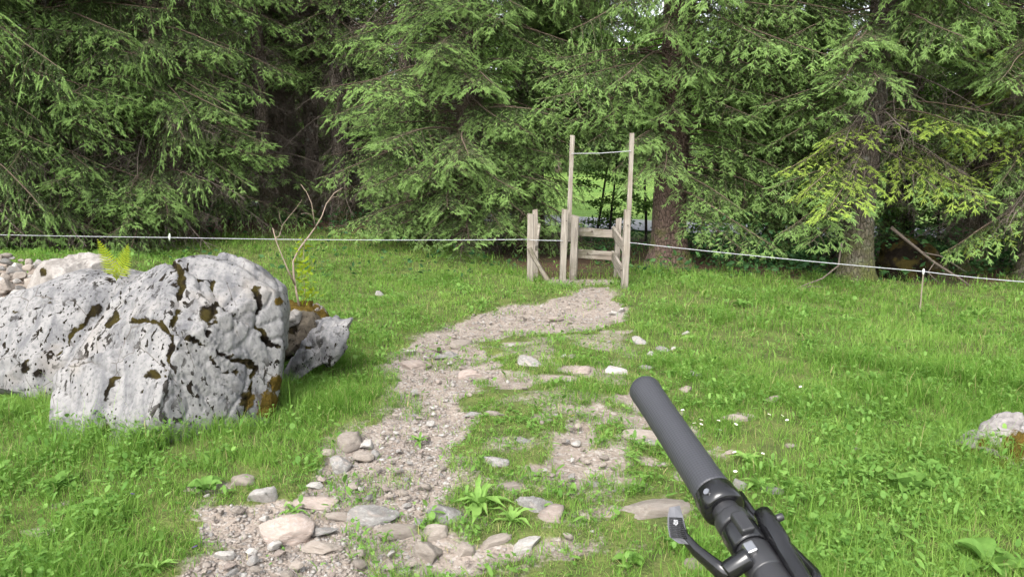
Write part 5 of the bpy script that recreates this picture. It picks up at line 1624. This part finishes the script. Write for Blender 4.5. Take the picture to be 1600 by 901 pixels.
for i in range(90):
    py = rng.uniform(372, 470); q = at(475 + rng.normal(0, 5 + 4 * (py > 420)), py, 5.85 + rng.normal(0, 0.04)) - at(468, 478, 5.8); pp.append(q[:])
lv = leaf_quads(np.array(pp), rng.normal(size=(90, 3)) * np.array([1, 1, 0.6]), rng.uniform(0.05, 0.085, 90), rng, asp=0.38)
link('leaves', tri_mesh('leaves', lv, quads_to_tris(90), [M_FERN], tint=rng.random(360) * 0), shr)

# ---- dead wood and mossy log right of the thick trunk
log = empty('mossy_stump', (0, 0, 0)); 
boulder('mossy hummock beside the thick trunk on the right', mat_boulder('mossy_hummock', (0.05, 0.042, 0.028), (0.03, 0.028, 0.014), spots=0.2), moss_at=[(1420, 395, 60)],
        poly=[(1370,455),(1378,410),(1395,385),(1420,372),(1450,385),(1470,410),(1490,450),(1440,465)], Y=10.6, front=0.3, back=0.5, shear=0.1, sub=5, seed=33, facets=3)
bpy.data.objects.remove(log)
fb = empty('fallen_branch', at(1480, 420, 9.9)); tag(fb, 'dead forked branch fallen across the forest edge on the right', 'branch')
def fstem(pts, r0, r1, name):
    W3 = [at(px, py, Y) - at(1480, 420, 9.9) for (px, py, Y) in pts]; m = MB(); k = len(W3); m.tube(W3, [r0 + (r1 - r0) * i / (k - 1) for i in range(k)], 7)
    return m.build(name, M_DEAD, fb, smooth_shade=True)
fstem([(1392,355,10.3),(1420,378,10.2),(1460,410,10.0),(1500,435,9.8),(1542,465,9.6)], 0.026, 0.008, 'limb')
fstem([(1440,394,10.1),(1470,400,9.9),(1510,425,9.8)], 0.012, 0.004, 'side_twig')
fstem([(1460,410,10.0),(1450,425,9.9),(1470,445,9.8)], 0.010, 0.004, 'side_twig')
fb2 = empty('fallen_branch', at(1280, 440, 9.6)); tag(fb2, 'pale dry twig branch lying under the boughs left of the thick trunk', 'branch')
fb = fb2
def fstem2(pts, r0, r1, name):
    W3 = [at(px, py, Y) - at(1280, 440, 9.6) for (px, py, Y) in pts]; m = MB(); k = len(W3); m.tube(W3, [r0 + (r1 - r0) * i / (k - 1) for i in range(k)], 7)
    return m.build(name, M_DEAD, fb2, smooth_shade=True)
fstem2([(1225,460,9.5),(1255,446,9.6),(1285,435,9.7),(1310,415,9.8),(1315,380,9.8)], 0.006, 0.014, 'limb')
fstem2([(1240,455,9.5),(1265,447,9.5),(1290,448,9.5)], 0.004, 0.006, 'side_twig')

# ------------------------------------------------------------------ the bicycle, held leaning towards the photographer
M_RUB = None
t = NT('grip_rubber')
p = t.coord()
sep = t.node('ShaderNodeSeparateXYZ'); t.l.new(p, sep.inputs[0])
ang = t.math('ARCTAN2', sep.outputs[0], sep.outputs[2])
u1 = t.math('SINE', t.math('ADD', t.math('MULTIPLY', sep.outputs[1], 1150.0), t.math('MULTIPLY', ang, 18.0)))
u2 = t.math('SINE', t.math('SUBTRACT', t.math('MULTIPLY', sep.outputs[1], 1150.0), t.math('MULTIPLY', ang, 18.0)))
kn = t.math('MULTIPLY', u1, u2)
t.col(t.mix(t.range(kn, -0.5, 0.5), (0.028, 0.029, 0.034), (0.038, 0.039, 0.046))); t.set(Roughness=0.5)
t.bump(kn, 0.14, 0.0007)
M_RUB = t.m
M_BLACK = mat_plain('black_gloss', (0.008, 0.008, 0.009), 0.18, spec=0.6)
M_MATTE = mat_plain('black_anodised', (0.02, 0.02, 0.022), 0.38, spec=0.6)
M_SATIN = mat_plain('lever_satin', (0.13, 0.13, 0.14), 0.4, metal=0.4)
M_STEEL = mat_plain('steel', (0.45, 0.45, 0.46), 0.3, metal=1.0)
M_TYRE = mat_plain('tyre', (0.02, 0.02, 0.02), 0.85, noise_amt=0.3)
M_FRAME = mat_plain('frame_paint', (0.03, 0.032, 0.035), 0.3, coat=0.6)

camM = cam.matrix_basis.copy()
def cpt(px, py, dep):     # a point at that depth along the view axis
    d = ray(px, py); return Vector(d * dep) + Vector((0, 0, CAM_H))
E = cpt(1004, 604, 0.735); G = cpt(1116, 772, 0.585)
s_ax = (E - G).normalized()
f_ax = s_ax.cross(Vector((0, 0, 1))).normalized()
u_ax = f_ax.cross(s_ax).normalized()
GL = (E - G).length
C0 = E - s_ax * 0.39
HB = 1.09
bike = empty('bicycle')
org = C0 - u_ax * HB
bike.matrix_world = Matrix(((f_ax.x, s_ax.x, u_ax.x, org.x), (f_ax.y, s_ax.y, u_ax.y, org.y), (f_ax.z, s_ax.z, u_ax.z, org.z), (0, 0, 0, 1)))
tag(bike, 'black bicycle handlebar with rubber grip and levers in the foreground', 'bicycle')
def cyl(name, a, b, r, mat, parent=None, n=24, bev=0.0, rads=None, pts=None):
    m = MB(); a, b = Vector(a), Vector(b)
    m.tube(pts or [a, b], rads or r, n)
    o = m.build(name, mat, parent or bike, smooth_shade=False)
    me = o.data
    me.polygons.foreach_set('use_smooth', [len(q.vertices) == 4 for q in me.polygons]); me.update()
    if bev:
        b_ = o.modifiers.new('bevel', 'BEVEL'); b_.width = bev; b_.segments = 3; b_.limit_method = 'ANGLE'
    return o
def grip(sgn):
    e, i_ = 0.39 * sgn, (0.39 - GL) * sgn
    prof = [(0.0, 0.0105), (0.0015, 0.0140), (0.005, 0.0160), (0.012, 0.0163), (0.017, 0.0158), (0.05, 0.0154), (0.09, 0.0154), (GL - 0.012, 0.0157), (GL - 0.004, 0.0163), (GL, 0.0163)]
    cyl('grip', 0, 0, 0, M_RUB, pts=[(0, e - q[0] * sgn, HB) for q in prof], rads=[q[1] for q in prof], n=40, a_=0) if False else None
    m = MB(); m.tube([(0, (0 - q[0]) * sgn, 0) for q in prof], [q[1] for q in prof], 44)
    o = m.build('grip', M_RUB, bike, smooth_shade=True); o.location = (0, e, HB)
    k = MB(); pr = [(GL - 0.001, 0.0162), (GL + 0.001, 0.0176), (GL + 0.012, 0.0178), (GL + 0.018, 0.0172), (GL + 0.020, 0.0150)]
    k.tube([(0, (0.39 - q[0]) * sgn, HB) for q in pr], [q[1] for q in pr], 40)
    c_ = k.build('lock_collar', M_BLACK, bike, smooth_shade=True)
    if sgn > 0:
        b = MB(); b.tube([(-0.012, 0.39 - GL - 0.010, HB + 0.011), (-0.0142, 0.39 - GL - 0.010, HB + 0.0132)], 0.0026, 10); b.build('clamp_bolt', M_STEEL, c_)
grip(1); grip(-1)
# handlebar: straight ends, wider clamp area in the middle
hb = []
for i in range(41):
    y = -0.387 + 0.774 * i / 40; a = abs(y)
    hb.append((Vector((0, y, HB)), 0.0111 if a > 0.19 else 0.0111 + 0.0047 * float(smooth(0.19, 0.07, a))))
m = MB(); m.tube([q[0] for q in hb], [q[1] for q in hb], 28); m.build('handlebar', M_MATTE, bike, smooth_shade=True)

BY = 0.39 - GL          # inner end of the left grip
# seat-post remote on the left: clamp, arm and ribbed thumb paddle
cl = cyl('remote_clamp', (0, BY - 0.062, HB), (0, BY - 0.042, HB), 0.0146, M_BLACK, bev=0.002)
def place(px, py, dep):   # picture point -> bicycle coordinates
    return bike.matrix_world.inverted() @ cpt(px, py, dep)
pad_c = [place(1049, 797, 0.565), place(1051, 822, 0.552), place(1068, 848, 0.540)]
arm_pts = [place(1060, 800, 0.566), place(1069, 838, 0.548), place(1088, 860, 0.536), place(1118, 885, 0.522), place(1140, 905, 0.512)]
m = MB(); m.tube(arm_pts, [0.0025, 0.0034, 0.0038, 0.0046, 0.0060], 12, flat_=1.5); arm = m.build('remote_arm', M_BLACK, bike, smooth_shade=True)
cyl('remote_body', place(1135, 893, 0.512), place(1172, 868, 0.510), 0.0072, M_BLACK, bev=0.002)
# paddle: a thin bent plate with ribs across it
PA = [(1046, 792, 1062, 789, 0.566), (1043, 806, 1067, 805, 0.560), (1043, 822, 1071, 824, 0.553), (1046, 838, 1074, 842, 0.546), (1060, 848, 1076, 850, 0.542)]
m = MB(); V = []
for (xa, ya, xb, yb, dp) in PA:
    a, b = place(xa, ya, dp), place(xb, yb, dp - 0.004); mid = (a + b) / 2
    nrm = (place(xa, ya, dp - 0.01) - a).normalized()
    V += [a, mid - nrm * 0.0018, b, b - nrm * 0.004, mid - nrm * 0.006, a - nrm * 0.004]
F = []
for i in range(len(PA) - 1):
    for k in range(6): F.append((i * 6 + k, i * 6 + (k + 1) % 6, i * 6 + 6 + (k + 1) % 6, i * 6 + 6 + k))
F += [tuple(range(5, -1, -1)), tuple(range(len(PA) * 6 - 6, len(PA) * 6))]
m.add(V, F); pad = m.build('thumb_paddle', M_SATIN, bike)
for i in range(11):
    s = 0.30 + 0.055 * i; y_ = 792 + 54 * s * 1.0
    xa = np.interp(y_, [792, 806, 822, 838, 848], [1047, 1044.5, 1044.5, 1047.5, 1061]); xb = np.interp(y_, [789, 805, 824, 842, 850], [1061, 1066, 1070, 1073, 1075]); dp = np.interp(y_, [792, 806, 822, 838, 848], [0.566, 0.560, 0.553, 0.546, 0.542])
    m = MB(); m.tube([place(xa + 1, y_, dp - 0.0010), place((xa + xb) / 2, y_ + 0.3, dp - 0.0010), place(xb - 1, y_ + 1.0, dp - 0.0052)], 0.00055, 6)
    m.build('rib', M_MATTE, pad)
mm = place(1056, 816, 0.5535)
m = MB()
for k in range(5):
    a = k * 2 * math.pi / 5 + 0.3
    m.tube([place(1056 + 1.5 * math.cos(a), 816 + 1.8 * math.sin(a), 0.5535), place(1056 + 3.6 * math.cos(a), 816 + 4.4 * math.sin(a), 0.553)], [0.0012, 0.0009], 6)
m.build('emblem', mat_plain('emblem_print', (0.30, 0.30, 0.31), 0.5), pad)
# brake: hinged clamp, master cylinder in front of the bar, lever blade below it
bk = cyl('brake_clamp', (0, BY - 0.040, HB), (0, BY - 0.028, HB), 0.0138, M_MATTE, bev=0.002)
cyl('brake_clamp', (0, BY - 0.088, HB), (0, BY - 0.064, HB), 0.0138, M_MATTE, bev=0.002)
m = MB(); m.box((-0.004, BY - 0.050, HB + 0.0155), (0.005, 0, 0.001), (0, 0.010, 0), (0, 0, 0.003)); m.build('clamp_cover', M_MATTE, bike, bevel=0.0015)
m = MB(); m.box((-0.009, BY - 0.072, HB + 0.0115), (0.0035, 0, 0.0015), (0, 0.005, 0), (0, 0, 0.003)); m.build('clamp_screw_plate', M_STEEL, bike, bevel=0.001)
mc0, mc1 = Vector((0.022, BY - 0.034, HB + 0.009)), Vector((0.008, BY - 0.150, HB + 0.014))
prof = [(0, .004), (.02, .0070), (.12, .0080), (.3, .0080), (.34, .0066), (.5, .0068), (.8, .0062), (1, .0050)]
m = MB(); m.tube([mc0.lerp(mc1, q[0]) for q in prof], [q[1] for q in prof], 24); mcyl = m.build('master_cylinder', M_BLACK, bike, smooth_shade=True)
cyl('bleed_port', (0.027, BY - 0.046, HB + 0.012), (0.0325, BY - 0.046, HB + 0.014), 0.0030, M_MATTE, mcyl, n=14, bev=0.0008)
m = MB(); m.box((0.017, BY - 0.060, HB + 0.002), (0.012, 0, 0), (0, 0.014, 0), (0, 0, 0.006)); m.build('brake_bracket', M_MATTE, bike, bevel=0.003)
m = MB(); m.tube([(0.034, BY - 0.10, HB - 0.010), (0.050, BY - 0.075, HB - 0.022), (0.052, BY - 0.04, HB - 0.030), (0.046, BY + 0.01, HB - 0.036), (0.047, BY + 0.035, HB - 0.036)], [0.006, 0.005, 0.0045, 0.0045, 0.004], 10, flat_=1.5)
m.build('brake_lever', M_BLACK, bike, smooth_shade=True)
m = MB(); m.tube([mc1, (0.03, BY - 0.19, HB - 0.005), (0.06, 0.03, HB - 0.04), (0.10, 0.0, HB - 0.15)], 0.0026, 8); m.build('hose', M_MATTE, bike, smooth_shade=True)
m = MB(); m.tube([place(1172, 872, 0.508), (0.012, BY - 0.13, HB - 0.03), (0.05, 0.05, HB - 0.06), (0.09, 0.01, HB - 0.17)], 0.0024, 8); m.build('cable', M_MATTE, bike, smooth_shade=True)
# the rest of the bicycle
cyl('stem', (0.0, 0, HB), (0.047, 0, HB - 0.03), 0.017, M_MATTE, bev=0.002)
cyl('steerer', (0.036, 0, HB - 0.005), (0.062, 0, HB - 0.06), 0.018, M_MATTE)
cyl('head_tube', (0.060, 0, HB - 0.06), (0.115, 0, HB - 0.18), 0.026, M_FRAME)
m = MB()
BBp, SEATT = (-0.36, 0, 0.34), (-0.52, 0, 0.74)
m.tube([(0.105, 0, HB - 0.165), BBp], 0.026, 14); m.tube([(0.075, 0, HB - 0.09), (-0.47, 0, 0.66)], 0.019, 14); m.tube([BBp, SEATT], 0.018, 14)
for s in (-1, 1):
    m.tube([BBp, (-0.80, 0.065 * s, 0.37)], 0.010, 8); m.tube([(-0.47, 0.02 * s, 0.64), (-0.80, 0.065 * s, 0.37)], 0.008, 8)
m.build('frame', M_FRAME, bike, smooth_shade=True)
m = MB(); m.tube([(0.110, 0.05, HB - 0.21), (0.110, -0.05, HB - 0.21)], 0.02, 10)
for s in (-1, 1): m.tube([(0.112, 0.055 * s, HB - 0.20), (0.40, 0.058 * s, 0.37)], [0.018, 0.016], 12)
m.build('fork', M_MATTE, bike, smooth_shade=True)
def wheel(xc):
    w = empty('wheel', (xc, 0, 0.37)); w.parent = bike
    for nm, R0, r_, mat in (('tyre', 0.343, 0.027, M_TYRE), ('rim', 0.312, 0.012, M_MATTE)):
        m = MB(); m.tube([(R0 * math.cos(a), 0, R0 * math.sin(a)) for a in np.linspace(0, 2 * math.pi, 49)], r_, 12, cap=False); m.build(nm, mat, w, smooth_shade=True)
    m = MB()
    for k in range(28):
        a = k * 2 * math.pi / 28; m.tube([(0.02 * math.cos(a + 1), 0.03 * (-1) ** k, 0.02 * math.sin(a + 1)), (0.305 * math.cos(a), 0, 0.305 * math.sin(a))], 0.0011, 4)
    m.build('spokes', M_STEEL, w)
    m = MB(); m.tube([(0, -0.055, 0), (0, 0.055, 0)], 0.02, 12); m.build('hub', M_MATTE, w)
wheel(0.40); wheel(-0.80)
m = MB(); m.tube([SEATT, (-0.575, 0, 0.90)], 0.0155, 14); m.build('seat_post', M_MATTE, bike, smooth_shade=True)
m = MB(); m.tube([(-0.70, 0, 0.925), (-0.66, 0, 0.925), (-0.60, 0, 0.92), (-0.52, 0, 0.92), (-0.44, 0, 0.915), (-0.43, 0, 0.91)], [0.05, 0.07, 0.055, 0.03, 0.02, 0.012], 14, flat_=0.35); m.build('saddle', M_MATTE, bike, smooth_shade=True)
m = MB(); m.tube([(-0.36, -0.06, 0.34), (-0.36, 0.06, 0.34)], 0.02, 12); m.tube([(-0.36, 0.07, 0.34), (-0.20, 0.075, 0.31)], 0.011, 8); m.tube([(-0.36, -0.07, 0.34), (-0.52, -0.075, 0.37)], 0.011, 8)
m.build('crank', M_MATTE, bike, smooth_shade=True)
